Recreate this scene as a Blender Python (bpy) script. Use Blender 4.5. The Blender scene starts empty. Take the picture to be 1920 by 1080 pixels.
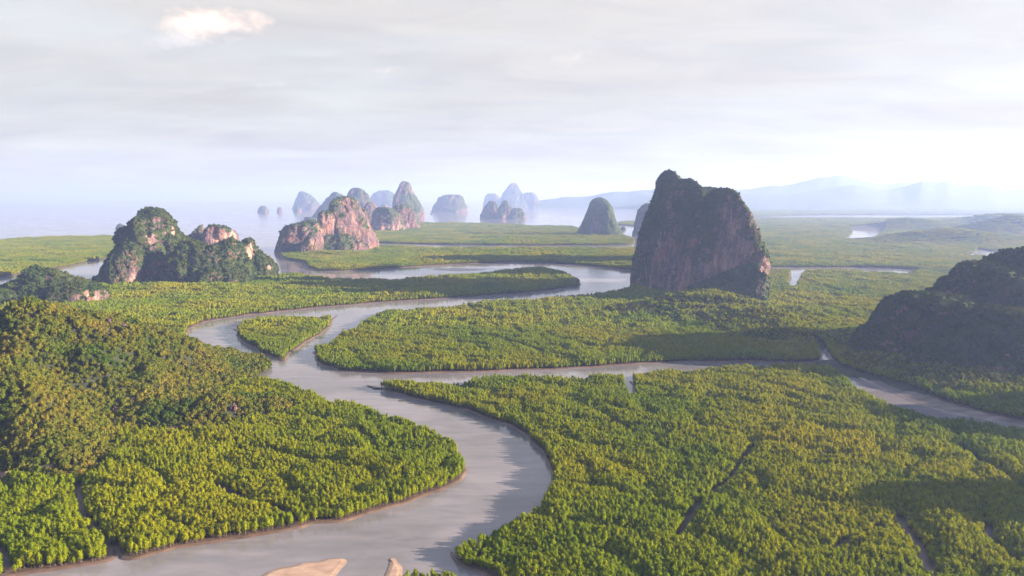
import bpy, bmesh, math, random
import numpy as np
from mathutils import Vector, Matrix
from mathutils.geometry import tessellate_polygon

random.seed(7)
RNG = np.random.default_rng(11)
C = bpy.context.scene.collection
scene = bpy.context.scene

# ------------------------------------------------------------------ camera
CAM_H = 200.0
F = 1280.0                      # focal length in pixels of the 1920 wide photograph
HORIZON = 368.0
PITCH = math.atan((540 - HORIZON) / F)
cam_data = bpy.data.cameras.new('camera')
cam_data.sensor_width = 36.0
cam_data.lens = 36.0 * F / 1920.0
cam_data.clip_start = 1.0
cam_data.clip_end = 120000.0
cam = bpy.data.objects.new('camera', cam_data)
C.objects.link(cam)
cam.location = (0, 0, CAM_H)
cam.rotation_euler = (math.pi / 2 - PITCH, 0, 0)
scene.camera = cam

# ------------------------------------------------------------------ sun, sky, exposure
SUN_EL = math.radians(14.5)
SUN_ROT = math.radians(95.0)    # clockwise from +Y: to the right, slightly behind the camera
SUN_DIR = Vector((math.sin(SUN_ROT) * math.cos(SUN_EL), math.cos(SUN_ROT) * math.cos(SUN_EL), math.sin(SUN_EL)))
sd = bpy.data.lights.new('sun', 'SUN')
sd.energy = 5.0
sd.angle = math.radians(0.5)
sd.color = (1.0, 0.86, 0.68)
sun = bpy.data.objects.new('sun', sd)
C.objects.link(sun)
sun.rotation_euler = (-SUN_DIR).to_track_quat('-Z', 'Y').to_euler()
sun.location = (600, -100, 900)

world = bpy.data.worlds.new('World')
scene.world = world
world.use_nodes = True


def build_sky():
    nt = world.node_tree
    nt.nodes.clear()
    N = nt.nodes.new
    L = nt.links.new
    out = N('ShaderNodeOutputWorld')
    bg = N('ShaderNodeBackground')
    bg.inputs['Strength'].default_value = 0.1
    sky = N('ShaderNodeTexSky')
    sky.sky_type = 'NISHITA'
    sky.sun_disc = False
    sky.sun_elevation = SUN_EL
    sky.sun_rotation = SUN_ROT
    sky.altitude = 200
    sky.air_density = 1.0
    sky.dust_density = 0.4
    tc = N('ShaderNodeTexCoord')
    sep = N('ShaderNodeSeparateXYZ')
    L(tc.outputs['Generated'], sep.inputs[0])

    def m(op, a, b=None, c=None, clamp=False):
        n = N('ShaderNodeMath')
        n.operation = op
        n.use_clamp = clamp
        for i, v in enumerate((a, b, c)):
            if v is None:
                continue
            if isinstance(v, (int, float)):
                n.inputs[i].default_value = v
            else:
                L(v, n.inputs[i])
        return n.outputs[0]
    zc = m('MAXIMUM', sep.outputs['Z'], 0.0)
    den = m('ADD', zc, 0.10)
    u = m('DIVIDE', sep.outputs['X'], den)
    v = m('DIVIDE', sep.outputs['Y'], den)
    comb = N('ShaderNodeCombineXYZ')
    L(m('MULTIPLY', u, 0.55), comb.inputs[0])
    L(m('MULTIPLY', v, 1.0), comb.inputs[1])
    n1 = N('ShaderNodeTexNoise')
    n1.inputs['Scale'].default_value = 0.75
    n1.inputs['Detail'].default_value = 7
    n1.inputs['Roughness'].default_value = 0.55
    n1.inputs['Distortion'].default_value = 0.6
    L(comb.outputs[0], n1.inputs['Vector'])
    n2 = N('ShaderNodeTexNoise')
    n2.inputs['Scale'].default_value = 2.3
    n2.inputs['Detail'].default_value = 8
    n2.inputs['Roughness'].default_value = 0.6
    n2.inputs['Distortion'].default_value = 0.9
    L(comb.outputs[0], n2.inputs['Vector'])
    # a thin high veil over the blue: cover and tint vary with the noise
    cov = N('ShaderNodeMapRange')
    cov.inputs['From Min'].default_value = 0.30
    cov.inputs['From Max'].default_value = 0.68
    cov.inputs['To Min'].default_value = 0.88
    cov.inputs['To Max'].default_value = 0.99
    L(n1.outputs['Fac'], cov.inputs['Value'])
    tint = N('ShaderNodeValToRGB')
    e = tint.color_ramp.elements
    e[0].position, e[0].color = 0.32, (1.32, 1.24, 1.15, 1)
    e[1].position, e[1].color = 0.66, (1.60, 1.49, 1.32, 1)
    L(n2.outputs['Fac'], tint.inputs['Fac'])
    # warmer veil towards the sun
    dot = N('ShaderNodeVectorMath')
    dot.operation = 'DOT_PRODUCT'
    L(tc.outputs['Generated'], dot.inputs[0])
    dot.inputs[1].default_value = SUN_DIR
    warmf = m('MULTIPLY', m('ADD', dot.outputs['Value'], 0.25), 0.85, clamp=True)
    warm = N('ShaderNodeMix')
    warm.data_type = 'RGBA'
    warm.blend_type = 'MULTIPLY'
    L(warmf, warm.inputs['Factor'])
    L(tint.outputs['Color'], warm.inputs['A'])
    warm.inputs['B'].default_value = (1.10, 1.04, 0.95, 1)
    low = N('ShaderNodeMapRange')
    low.inputs['From Min'].default_value = 0.0
    low.inputs['From Max'].default_value = 0.32
    low.inputs['To Min'].default_value = 0.82
    low.inputs['To Max'].default_value = 1.0
    L(zc, low.inputs['Value'])
    dim = N('ShaderNodeVectorMath')
    dim.operation = 'SCALE'
    L(warm.outputs['Result'], dim.inputs[0])
    L(low.outputs[0], dim.inputs['Scale'])
    mix = N('ShaderNodeMix')
    mix.data_type = 'RGBA'
    thin = N('ShaderNodeMapRange')              # the veil thins out overhead and lets blue sky through
    thin.inputs['From Min'].default_value = 0.42
    thin.inputs['From Max'].default_value = 0.80
    thin.inputs['To Min'].default_value = 1.0
    thin.inputs['To Max'].default_value = 0.15
    L(zc, thin.inputs['Value'])
    L(m('MULTIPLY', cov.outputs[0], thin.outputs[0]), mix.inputs['Factor'])
    L(sky.outputs['Color'], mix.inputs['A'])
    L(dim.outputs[0], mix.inputs['B'])
    L(mix.outputs['Result'], bg.inputs['Color'])
    L(bg.outputs[0], out.inputs[0])


build_sky()
scene.view_settings.view_transform = 'Standard'
scene.view_settings.look = 'None'
scene.view_settings.exposure = 2.4
scene.view_settings.gamma = 1.0
cy = scene.cycles
cy.use_denoising = True
try:
    cy.denoiser = 'OPENIMAGEDENOISE'
    cy.denoising_prefilter = 'ACCURATE'
except Exception:
    pass
cy.max_bounces = 5
cy.diffuse_bounces = 2
cy.glossy_bounces = 2
cy.transmission_bounces = 3
cy.transparent_max_bounces = 6
cy.volume_bounces = 2
cy.caustics_reflective = False
cy.caustics_refractive = False
cy.sample_clamp_indirect = 4.0
scene.render.film_transparent = False

# ------------------------------------------------------------------ projection helpers
_cp, _sp = math.cos(PITCH), math.sin(PITCH)


def ray(px, py):
    px = np.asarray(px, float)
    py = np.asarray(py, float)
    a = (px - 960) / F
    b = -(py - 540) / F
    return a, _cp + b * _sp, -_sp + b * _cp


def ground(px, py, z=0.0):
    dx, dy, dz = ray(px, py)
    t = (z - CAM_H) / dz
    return dx * t, dy * t


def on_plane(px, py, Y):
    dx, dy, dz = ray(px, py)
    t = Y / dy
    return dx * t, CAM_H + dz * t


def project(x, y, z):
    zz = z - CAM_H
    d = y * _cp - zz * _sp
    up = y * _sp + zz * _cp
    return 960 + F * x / d, 540 - F * up / d


def depth_of(py):
    return float(ground(960, py)[1])


# ------------------------------------------------------------------ noise
def _hash(i, j, k):
    h = (i * 374761393 + j * 668265263 + k * 2147483647 + 1013904223).astype(np.int64) & 0xffffffff
    h = ((h ^ (h >> 13)) * 1274126177) & 0xffffffff
    h = ((h ^ (h >> 16)) * 2246822519) & 0xffffffff
    return ((h ^ (h >> 15)) & 0xffffff) / float(0xffffff)


def vnoise(x, y, z):
    x, y, z = np.broadcast_arrays(np.asarray(x, float), np.asarray(y, float), np.asarray(z, float))
    i, j, k = np.floor(x).astype(np.int64), np.floor(y).astype(np.int64), np.floor(z).astype(np.int64)
    u, v, w = x - i, y - j, z - k
    u, v, w = u * u * u * (u * (u * 6 - 15) + 10), v * v * v * (v * (v * 6 - 15) + 10), w * w * w * (w * (w * 6 - 15) + 10)
    r = 0
    for a in (0, 1):
        for b in (0, 1):
            for c in (0, 1):
                r = r + _hash(i + a, j + b, k + c) * (u if a else 1 - u) * (v if b else 1 - v) * (w if c else 1 - w)
    return r * 2 - 1


def fbm(x, y, z, octv=4, lac=2.03, gain=0.5):
    s, a, n = 0, 1.0, 0
    f = 1.0
    for o in range(octv):
        s = s + a * vnoise(x * f + 17.3 * o, y * f - 9.1 * o, z * f + 3.7 * o)
        n += a
        a *= gain
        f *= lac
    return s / n * 1.6


def cells(x, y):
    """second minus first distance to random cell points: 0 on the borders between clumps"""
    i0, j0 = np.floor(x).astype(np.int64), np.floor(y).astype(np.int64)
    d1 = np.full(np.shape(x), 9.0)
    d2 = np.full(np.shape(x), 9.0)
    cid = np.zeros(np.shape(x))
    for a in (-1, 0, 1):
        for b in (-1, 0, 1):
            i, j = i0 + a, j0 + b
            cx, cy_ = i + _hash(i, j, i * 0 + 5), j + _hash(i, j, i * 0 + 9)
            d = np.hypot(x - cx, y - cy_)
            h = _hash(i, j, i * 0 + 21)
            closer = d < d1
            d2 = np.where(closer, d1, np.minimum(d2, d))
            cid = np.where(closer, h, cid)
            d1 = np.where(closer, d, d1)
    return d2 - d1, cid


def sstep(a, b, x):
    t = np.clip((x - a) / (b - a), 0, 1)
    return t * t * (3 - 2 * t)


# ------------------------------------------------------------------ object helpers
def tag(o, label=None, cat=None, group=None, kind=None):
    if label:
        o['label'] = label
    if cat:
        o['category'] = cat
    if group:
        o['group'] = group
    if kind:
        o['kind'] = kind
    return o


def mesh_obj(name, verts, faces, mats=(), parent=None, smooth=True, link=True, fmat=None):
    me = bpy.data.meshes.new(name)
    me.from_pydata([tuple(map(float, v)) for v in verts], [], [tuple(map(int, f)) for f in faces])
    for m_ in mats:
        me.materials.append(m_)
    if smooth:
        me.polygons.foreach_set('use_smooth', [True] * len(me.polygons))
    if fmat is not None:
        me.polygons.foreach_set('material_index', [int(v) for v in fmat])
    me.update()
    o = bpy.data.objects.new(name, me)
    if link:
        C.objects.link(o)
    if parent:
        o.parent = parent
    return o


def set_attr(me, name, vals):
    a = me.attributes.new(name, 'FLOAT', 'POINT')
    a.data.foreach_set('value', np.asarray(vals, np.float32))


# ------------------------------------------------------------------ materials
def new_mat(name):
    mt = bpy.data.materials.new(name)
    mt.use_nodes = True
    nt = mt.node_tree
    nt.nodes.clear()
    out = nt.nodes.new('ShaderNodeOutputMaterial')
    return mt, nt, out


def noise_node(nt, vec, scale, detail=4, rough=0.55, dist=0.0, sc3=None):
    n = nt.nodes.new('ShaderNodeTexNoise')
    n.inputs['Scale'].default_value = scale
    n.inputs['Detail'].default_value = detail
    n.inputs['Roughness'].default_value = rough
    n.inputs['Distortion'].default_value = dist
    if sc3 is not None:
        mp = nt.nodes.new('ShaderNodeMapping')
        mp.inputs['Scale'].default_value = sc3
        nt.links.new(vec, mp.inputs['Vector'])
        vec = mp.outputs[0]
    nt.links.new(vec, n.inputs['Vector'])
    return n.outputs['Fac']


def ramp(nt, fac, stops):
    r = nt.nodes.new('ShaderNodeValToRGB')
    el = r.color_ramp.elements
    while len(el) < len(stops):
        el.new(0.5)
    for e, (p, c) in zip(el, stops):
        e.position = p
        e.color = (*c, 1) if len(c) == 3 else c
    nt.links.new(fac, r.inputs['Fac'])
    return r.outputs['Color']


def mixc(nt, fac, a, b, blend='MIX'):
    n = nt.nodes.new('ShaderNodeMix')
    n.data_type = 'RGBA'
    n.blend_type = blend
    for key, v in (('Factor', fac), ('A', a), ('B', b)):
        if isinstance(v, (int, float)):
            n.inputs[key].default_value = v
        elif isinstance(v, tuple):
            n.inputs[key].default_value = (*v, 1)
        else:
            nt.links.new(v, n.inputs[key])
    return n.outputs['Result']


def leaf_material(name, stops_big, stops_small, transl=0.48, big=0.006, small=0.22):
    """foliage: broad patches of one hue over the ground and smaller tree-to-tree changes on top"""
    mt, nt, out = new_mat(name)
    geo = nt.nodes.new('ShaderNodeNewGeometry')
    pos = geo.outputs['Position']
    c1 = ramp(nt, noise_node(nt, pos, big, 4, 0.6), stops_big)
    c2 = ramp(nt, noise_node(nt, pos, small, 3, 0.65, 0.3), stops_small)
    col = mixc(nt, 1.0, c1, c2, 'MULTIPLY')
    df = nt.nodes.new('ShaderNodeBsdfDiffuse')
    tr = nt.nodes.new('ShaderNodeBsdfTranslucent')
    nt.links.new(col, df.inputs['Color'])
    nt.links.new(mixc(nt, 1.0, col, (1.25, 1.1, 0.5), 'MULTIPLY'), tr.inputs['Color'])
    mx = nt.nodes.new('ShaderNodeMixShader')
    mx.inputs[0].default_value = transl
    nt.links.new(df.outputs[0], mx.inputs[1])
    nt.links.new(tr.outputs[0], mx.inputs[2])
    nt.links.new(mx.outputs[0], out.inputs['Surface'])
    return mt


M_MANGROVE = leaf_material('mangrove_leaves',
                           [(0.27, (0.108, 0.182, 0.008)), (0.46, (0.192, 0.235, 0.006)), (0.66, (0.285, 0.272, 0.007))],
                           [(0.28, (0.62, 0.74, 0.75)), (0.52, (1.0, 1.0, 1.0)), (0.72, (1.40, 1.30, 1.0))])
M_JUNGLE = leaf_material('jungle_leaves',
                         [(0.30, (0.050, 0.082, 0.010)), (0.52, (0.102, 0.104, 0.013)), (0.72, (0.146, 0.120, 0.021))],
                         [(0.30, (0.50, 0.66, 0.6)), (0.48, (0.95, 1.0, 0.9)), (0.60, (1.25, 1.1, 0.95)), (0.72, (1.5, 1.28, 1.15))],
                         transl=0.2, big=0.02, small=0.13)
M_CLIFFBUSH = leaf_material('cliff_leaves',
                            [(0.30, (0.030, 0.055, 0.014)), (0.52, (0.050, 0.068, 0.016)), (0.72, (0.085, 0.082, 0.026))],
                            [(0.30, (0.55, 0.7, 0.7)), (0.50, (1.0, 1.0, 1.0)), (0.72, (1.55, 1.25, 1.2))],
                            transl=0.15, big=0.015, small=0.09)


def simple_material(name, stops, scale, rough=0.9, bump=0.0, sc3=None, detail=6):
    mt, nt, out = new_mat(name)
    geo = nt.nodes.new('ShaderNodeNewGeometry')
    f = noise_node(nt, geo.outputs['Position'], scale, detail, 0.6, 0.2, sc3)
    b = nt.nodes.new('ShaderNodeBsdfPrincipled')
    b.inputs['Roughness'].default_value = rough
    nt.links.new(ramp(nt, f, stops), b.inputs['Base Color'])
    if bump:
        bp = nt.nodes.new('ShaderNodeBump')
        bp.inputs['Strength'].default_value = bump
        bp.inputs['Distance'].default_value = 0.5
        nt.links.new(f, bp.inputs['Height'])
        nt.links.new(bp.outputs[0], b.inputs['Normal'])
    nt.links.new(b.outputs[0], out.inputs['Surface'])
    return mt


M_BARK = simple_material('mangrove_bark', [(0.3, (0.045, 0.034, 0.026)), (0.7, (0.10, 0.075, 0.058))], 2.0)
M_MUD = simple_material('wet_mud', [(0.3, (0.055, 0.036, 0.026)), (0.55, (0.11, 0.066, 0.046)), (0.75, (0.17, 0.105, 0.075))], 0.08, 0.55, 0.3)
M_SAND = simple_material('sand', [(0.3, (0.24, 0.15, 0.105)), (0.55, (0.34, 0.22, 0.155)), (0.75, (0.42, 0.29, 0.21))], 0.12, 0.8, 0.2, (1, 2.2, 1))

def wet_edge(mt, z0=0.02, z1=0.40):
    nt = mt.node_tree
    b = [n for n in nt.nodes if n.type == 'BSDF_PRINCIPLED'][0]
    src = b.inputs['Base Color'].links[0].from_socket
    g = [n for n in nt.nodes if n.type == 'NEW_GEOMETRY'][0]
    sp = nt.nodes.new('ShaderNodeSeparateXYZ')
    nt.links.new(g.outputs['Position'], sp.inputs[0])
    mr = nt.nodes.new('ShaderNodeMapRange')
    mr.inputs['From Min'].default_value = z0
    mr.inputs['From Max'].default_value = z1
    nt.links.new(sp.outputs['Z'], mr.inputs['Value'])
    nt.links.new(mixc(nt, mr.outputs[0], mixc(nt, 1.0, src, (0.55, 0.55, 0.58), 'MULTIPLY'), src), b.inputs['Base Color'])


wet_edge(M_SAND)
M_FLAT = simple_material('tidal_mud', [(0.36, (0.05, 0.042, 0.04)), (0.5, (0.13, 0.10, 0.095)), (0.66, (0.22, 0.17, 0.155))], 0.05, 0.35, 0.2, (0.7, 2.0, 1))
M_SOIL = simple_material('forest_floor', [(0.3, (0.014, 0.018, 0.006)), (0.7, (0.030, 0.032, 0.010))], 0.15, 1.0)
M_FARWOOD = simple_material('mountain_forest', [(0.3, (0.025, 0.045, 0.02)), (0.7, (0.06, 0.075, 0.03))], 0.004, 1.0)


def rock_material():
    mt, nt, out = new_mat('limestone')
    geo = nt.nodes.new('ShaderNodeNewGeometry')
    pos = geo.outputs['Position']
    streak = noise_node(nt, pos, 0.11, 7, 0.62, 0.5, (1, 1, 0.22))
    blotch = noise_node(nt, pos, 0.03, 5, 0.6, 0.4, (1, 1, 0.5))
    thin = noise_node(nt, pos, 0.45, 6, 0.65, 0.6, (1, 1, 0.16))
    sm = nt.nodes.new('ShaderNodeMath')
    sm.operation = 'MULTIPLY_ADD'
    sm.inputs[1].default_value = 0.55
    sm.inputs[2].default_value = -0.275
    nt.links.new(thin, sm.inputs[0])
    sa = nt.nodes.new('ShaderNodeMath')
    sa.operation = 'ADD'
    nt.links.new(streak, sa.inputs[0])
    nt.links.new(sm.outputs[0], sa.inputs[1])
    streak = sa.outputs[0]
    c1 = ramp(nt, streak, [(0.30, (0.045, 0.038, 0.050)), (0.45, (0.110, 0.082, 0.092)), (0.58, (0.190, 0.128, 0.118)), (0.74, (0.32, 0.222, 0.185))])
    c2 = ramp(nt, blotch, [(0.35, (0.70, 0.68, 0.82)), (0.52, (1.0, 0.86, 0.84)), (0.66, (1.25, 0.78, 0.62))])
    rock = mixc(nt, 1.0, c1, c2, 'MULTIPLY')
    pale = nt.nodes.new('ShaderNodeAttribute')
    pale.attribute_name = 'pale'
    rock = mixc(nt, pale.outputs['Fac'], rock, mixc(nt, 1.0, c1, (2.6, 2.2, 1.8), 'MULTIPLY'))
    veg = nt.nodes.new('ShaderNodeAttribute')
    veg.attribute_name = 'veg'
    fine = noise_node(nt, pos, 0.22, 5, 0.65)
    md = nt.nodes.new('ShaderNodeMath')
    md.operation = 'ADD'
    nt.links.new(veg.outputs['Fac'], md.inputs[0])
    ms = nt.nodes.new('ShaderNodeMath')
    ms.operation = 'MULTIPLY_ADD'
    ms.inputs[1].default_value = 1.6
    ms.inputs[2].default_value = -0.8
    nt.links.new(fine, ms.inputs[0])
    nt.links.new(ms.outputs[0], md.inputs[1])
    mr = nt.nodes.new('ShaderNodeMapRange')
    mr.inputs['From Min'].default_value = 0.40
    mr.inputs['From Max'].default_value = 0.60
    nt.links.new(md.outputs[0], mr.inputs['Value'])
    green = ramp(nt, noise_node(nt, pos, 0.06, 6, 0.65), [(0.3, (0.020, 0.038, 0.011)), (0.55, (0.046, 0.060, 0.016)), (0.75, (0.082, 0.078, 0.028))])
    col = mixc(nt, mr.outputs[0], rock, green)
    b = nt.nodes.new('ShaderNodeBsdfPrincipled')
    b.inputs['Roughness'].default_value = 0.95
    b.inputs['Specular IOR Level'].default_value = 0.15
    nt.links.new(col, b.inputs['Base Color'])
    bp = nt.nodes.new('ShaderNodeBump')
    bp.inputs['Strength'].default_value = 1.0
    bp.inputs['Distance'].default_value = 6.0
    hsum = nt.nodes.new('ShaderNodeMath')
    hsum.operation = 'ADD'
    nt.links.new(streak, hsum.inputs[0])
    nt.links.new(fine, hsum.inputs[1])
    nt.links.new(hsum.outputs[0], bp.inputs['Height'])
    nt.links.new(bp.outputs[0], b.inputs['Normal'])
    nt.links.new(b.outputs[0], out.inputs['Surface'])
    return mt


M_ROCK = rock_material()


def water_material():
    mt, nt, out = new_mat('river_water')
    geo = nt.nodes.new('ShaderNodeNewGeometry')
    pos = geo.outputs['Position']
    silt = ramp(nt, noise_node(nt, pos, 0.006, 5, 0.6, 0.8, (1, 1.6, 1)),
                [(0.3, (0.122, 0.110, 0.110)), (0.5, (0.160, 0.142, 0.150)), (0.7, (0.205, 0.180, 0.192))])
    swirl = ramp(nt, noise_node(nt, pos, 0.03, 6, 0.62, 1.6, (0.35, 1.5, 1)), [(0.32, (0.80, 0.82, 0.82)), (0.5, (1, 1, 1)), (0.68, (1.22, 1.18, 1.16))])
    silt = mixc(nt, 1.0, silt, swirl, 'MULTIPLY')
    b = nt.nodes.new('ShaderNodeBsdfPrincipled')
    nt.links.new(silt, b.inputs['Base Color'])
    b.inputs['IOR'].default_value = 1.5
    rg = nt.nodes.new('ShaderNodeMapRange')
    rg.inputs['From Min'].default_value = 0.35
    rg.inputs['From Max'].default_value = 0.7
    rg.inputs['To Min'].default_value = 0.05
    rg.inputs['To Max'].default_value = 0.20
    nt.links.new(noise_node(nt, pos, 0.012, 5, 0.6, 1.0, (0.5, 2.2, 1)), rg.inputs['Value'])
    nt.links.new(rg.outputs[0], b.inputs['Roughness'])
    bp = nt.nodes.new('ShaderNodeBump')
    bp.inputs['Strength'].default_value = 0.18
    bp.inputs['Distance'].default_value = 0.3
    nt.links.new(noise_node(nt, pos, 0.25, 5, 0.65, 0.4, (0.6, 1.5, 1)), bp.inputs['Height'])
    nt.links.new(bp.outputs[0], b.inputs['Normal'])
    nt.links.new(b.outputs[0], out.inputs['Surface'])
    return mt


M_WATER = water_material()

# ------------------------------------------------------------------ water sheet
R_W = 40000
ring = [(R_W * math.cos(a), R_W * math.sin(a), 0) for a in np.linspace(0, 2 * math.pi, 48, endpoint=False)]
tag(mesh_obj('water', ring, [list(range(48))], [M_WATER], smooth=False), kind='structure')
TREE_TOP = 8.0


# ------------------------------------------------------------------ land outlines (photo pixels; 1 marks a far edge whose tree tops meet the water)
def smooth_outline(pts, sub=5, jitter=2.2, seed=0, top=TREE_TOP):
    P = np.array([(p[0], p[1], (p[2] if len(p) > 2 else 0)) for p in pts], float)
    n = len(P)
    out = []
    for i in range(n):
        p0, p1, p2, p3 = P[i - 1], P[i], P[(i + 1) % n], P[(i + 2) % n]
        for s in range(sub):
            t = s / sub
            q = 0.5 * (2 * p1 + (p2 - p0) * t + (2 * p0 - 5 * p1 + 4 * p2 - p3) * t * t + (3 * p1 - p0 - 3 * p2 + p3) * t ** 3)
            lin = p1 * (1 - t) + p2 * t
            q = 0.55 * q + 0.45 * lin
            q[2] = np.clip(lin[2], 0, 1)
            out.append(q)
    Q = np.array(out)
    Q[:, 1] = np.maximum(Q[:, 1], HORIZON + 6)
    x, y = ground(Q[:, 0], Q[:, 1], Q[:, 2] * top)
    j = np.minimum(jitter, y * 0.0015 + 0.4)
    x = x + j * fbm(x * 0.05, y * 0.05, seed * 3.1, 3) * 2.0
    y = y + j * fbm(x * 0.05, y * 0.05, seed * 3.1 + 40, 3) * 2.0
    return np.stack([x, y], 1)


LAND = {
    'left': [(-900, 1250), (-250, 1200), (-20, 1096), (43, 1078), (117, 1067), (196, 1053), (211, 1046), (212, 1030), (220, 1032), (226, 1047), (253, 1047), (333, 1027), (433, 1013),
             (520, 997), (562, 988), (587, 981), (633, 977), (673, 967), (740, 950), (813, 923), (853, 907), (871, 890), (876, 873, .4),
             (870, 853, 1), (853, 827, 1), (827, 810, 1), (783, 787, 1), (740, 773, 1), (717, 770, 1), (683, 753, 1), (640, 743, 1),
             (617, 743, 1), (567, 722, 1), (517, 707, 1), (467, 702, 1), (430, 690, .5), (380, 662), (356, 645), (350, 635), (348, 623),
             (367, 610), (393, 602), (457, 592), (500, 587), (567, 580), (640, 573), (740, 565), (833, 560), (907, 555), (1007, 547),
             (1073, 538), (1087, 531, .5), (1080, 520, 1), (1040, 503, 1), (1007, 500, 1), (957, 505, 1), (890, 512, 1), (773, 520, 1),
             (707, 523, 1), (640, 522, 1), (590, 517, 1), (550, 511, 1), (515, 511, 1), (500, 490), (400, 484), (260, 486), (212, 505), (196, 522), (177, 535), (90, 548),
             (0, 552), (-300, 560), (-900, 580)],
    'heart_islet': [(442, 617), (443, 630), (467, 647), (500, 666), (527, 676), (534, 676), (536, 670), (542, 662), (567, 644), (597, 629), (617, 612),
                    (623, 600), (633, 592), (620, 590, 1), (567, 591, 1), (527, 594, 1), (493, 592, 1), (467, 598, 1), (447, 608, 1)],
    'middle': [(592, 660), (594, 673), (606, 685), (640, 695), (680, 699), (740, 699), (807, 699), (907, 697), (1040, 692), (1173, 685), (1280, 679),
               (1413, 678), (1497, 680), (1538, 679), (1541, 668), (1530, 652), (1521, 640), (1528, 638), (1545, 655), (1562, 676), (1573, 690), (1613, 703), (1660, 716), (1700, 727),
               (1740, 740), (1773, 754), (1847, 774), (1920, 791), (2100, 835), (2900, 900), (2900, 505), (1800, 508), (1707, 510, 1),
               (1703, 512, 1), (1630, 508, 1), (1570, 505, 1), (1515, 506, 1), (1505, 515), (1497, 530), (1493, 542), (1479, 540), (1483, 515), (1478, 505, 1),
               (1443, 504, 1), (1300, 507, 1), (1200, 512, .5), (1186, 528, .5), (1184, 536, 1), (1157, 542, 1), (1117, 550, 1), (1083, 553, 1), (1023, 557, 1), (990, 562, 1),
               (967, 562, 1), (873, 567, 1), (857, 572, 1), (783, 577, 1), (740, 580, 1), (697, 588, 1), (667, 613, 1), (640, 622, 1), (605, 645, 1)],
    'far_middle': [(572, 492), (576, 500), (600, 508), (640, 508), (740, 503), (807, 498), (893, 494), (973, 492), (1073, 496), (1140, 502), (1181, 507),
                   (1300, 505), (1447, 502), (1613, 502), (1700, 504), (1800, 512), (2300, 520), (3200, 520), (3200, 410), (1660, 410, 0), (1417, 410, 0), (1250, 425), (1200, 462, 1),
                   (1080, 463, 1), (837, 463, 1), (770, 461, 1), (707, 459, 1), (700, 450), (640, 440), (560, 450), (520, 470), (535, 486)],
    'far_back': [(705, 455), (770, 457), (840, 459), (960, 460), (1080, 460), (1180, 459), (1190, 452), (1172, 444), (1120, 440), (1083, 424, 1), (1007, 423, 1), (973, 421, 1),
                 (890, 418, 1), (840, 417, 1), (787, 417, 1), (740, 424), (690, 430), (690, 445)],
    'left_far': [(-900, 560), (-200, 540), (0, 521), (43, 512), (117, 501), (147, 495), (187, 487), (203, 483), (235, 470), (240, 455), (223, 442, 1), (133, 442, 1), (50, 445, 1),
                 (0, 448, 1), (-300, 455, 1), (-900, 470, 1)],
    'right': [(689, 722), (700, 726), (740, 737), (800, 752), (853, 764), (907, 781), (957, 799), (993, 823), (1017, 847), (1030, 867), (1036, 887), (1035, 901, .3), (1027, 917, 1),
              (1013, 937, 1), (987, 957, 1), (940, 977, 1), (890, 1000, 1), (853, 1017, 1), (845, 1029, .4), (847, 1047), (867, 1064), (900, 1076), (940, 1100), (1000, 1250), (1300, 1400), (2600, 1400),
              (2600, 930, 1), (2100, 850, 1), (1920, 800, 1), (1813, 783, 1), (1723, 772, 1), (1710, 762, 1), (1647, 745, 1), (1613, 723, 1), (1580, 699, 1), (1560, 687, 1), (1540, 683, 1), (1480, 683, 1), (1380, 684, 1),
              (1280, 690, 1), (1207, 697, 1), (1187, 707, .8), (1184, 715), (1190, 735), (1191, 752), (1184, 751), (1174, 728), (1163, 706), (1157, 702, 1), (1107, 702, 1), (1083, 708, 1), (973, 703, 1), (907, 707, 1),
              (873, 713, 1), (850, 716, .8), (827, 713, 1), (740, 711, 1), (700, 715, 1)],
    'near_islet': [(737, 1086), (755, 1074, 1), (773, 1067, 1), (807, 1063, 1), (840, 1068, 1), (857, 1080, .8), (862, 1110), (840, 1170), (770, 1180), (735, 1120)],
    'right_far': [(1410, 406), (1500, 404), (1660, 403), (3200, 403), (3200, 376), (1700, 377), (1500, 379), (1250, 381), (1150, 384), (1100, 388), (1180, 391), (1240, 398)],
    'sound_strip': [(1150, 421), (1190, 424), (1240, 426), (1240, 418), (1190, 416, 0), (1165, 417)],
}
LAND_Z = {'left': .80, 'heart_islet': .8, 'middle': .84, 'far_middle': .88, 'far_back': .8, 'left_far': .8, 'right': .80, 'near_islet': .8, 'right_far': .8, 'sound_strip': .8}
BANK_W = {'left': 2.4, 'heart_islet': 2.4, 'middle': 4.0, 'far_middle': 2, 'far_back': 2.5, 'left_far': 3, 'right': 1.8, 'near_islet': 1.5, 'right_far': 4, 'sound_strip': 3}
LAND_NAME = {'left': 'land', 'heart_islet': 'land', 'middle': 'land', 'far_middle': 'land', 'far_back': 'land', 'left_far': 'land', 'right': 'land', 'near_islet': 'land',
             'right_far': 'land', 'sound_strip': 'land'}
OUT = {}
for n_, (key, pts) in enumerate(LAND.items()):
    OUT[key] = smooth_outline(pts, seed=n_)


def signed_area(P):
    x, y = P[:, 0], P[:, 1]
    return 0.5 * np.sum(x * np.roll(y, -1) - np.roll(x, -1) * y)


def inside(px, py, P):
    res = np.zeros(px.shape, bool)
    x1, y1 = P[:, 0], P[:, 1]
    x2, y2 = np.roll(x1, -1), np.roll(y1, -1)
    for a, b, c, d in zip(x1, y1, x2, y2):
        if b == d:
            continue
        cr = ((b > py) != (d > py)) & (px < (c - a) * (py - b) / (d - b) + a)
        res ^= cr
    return res


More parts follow.
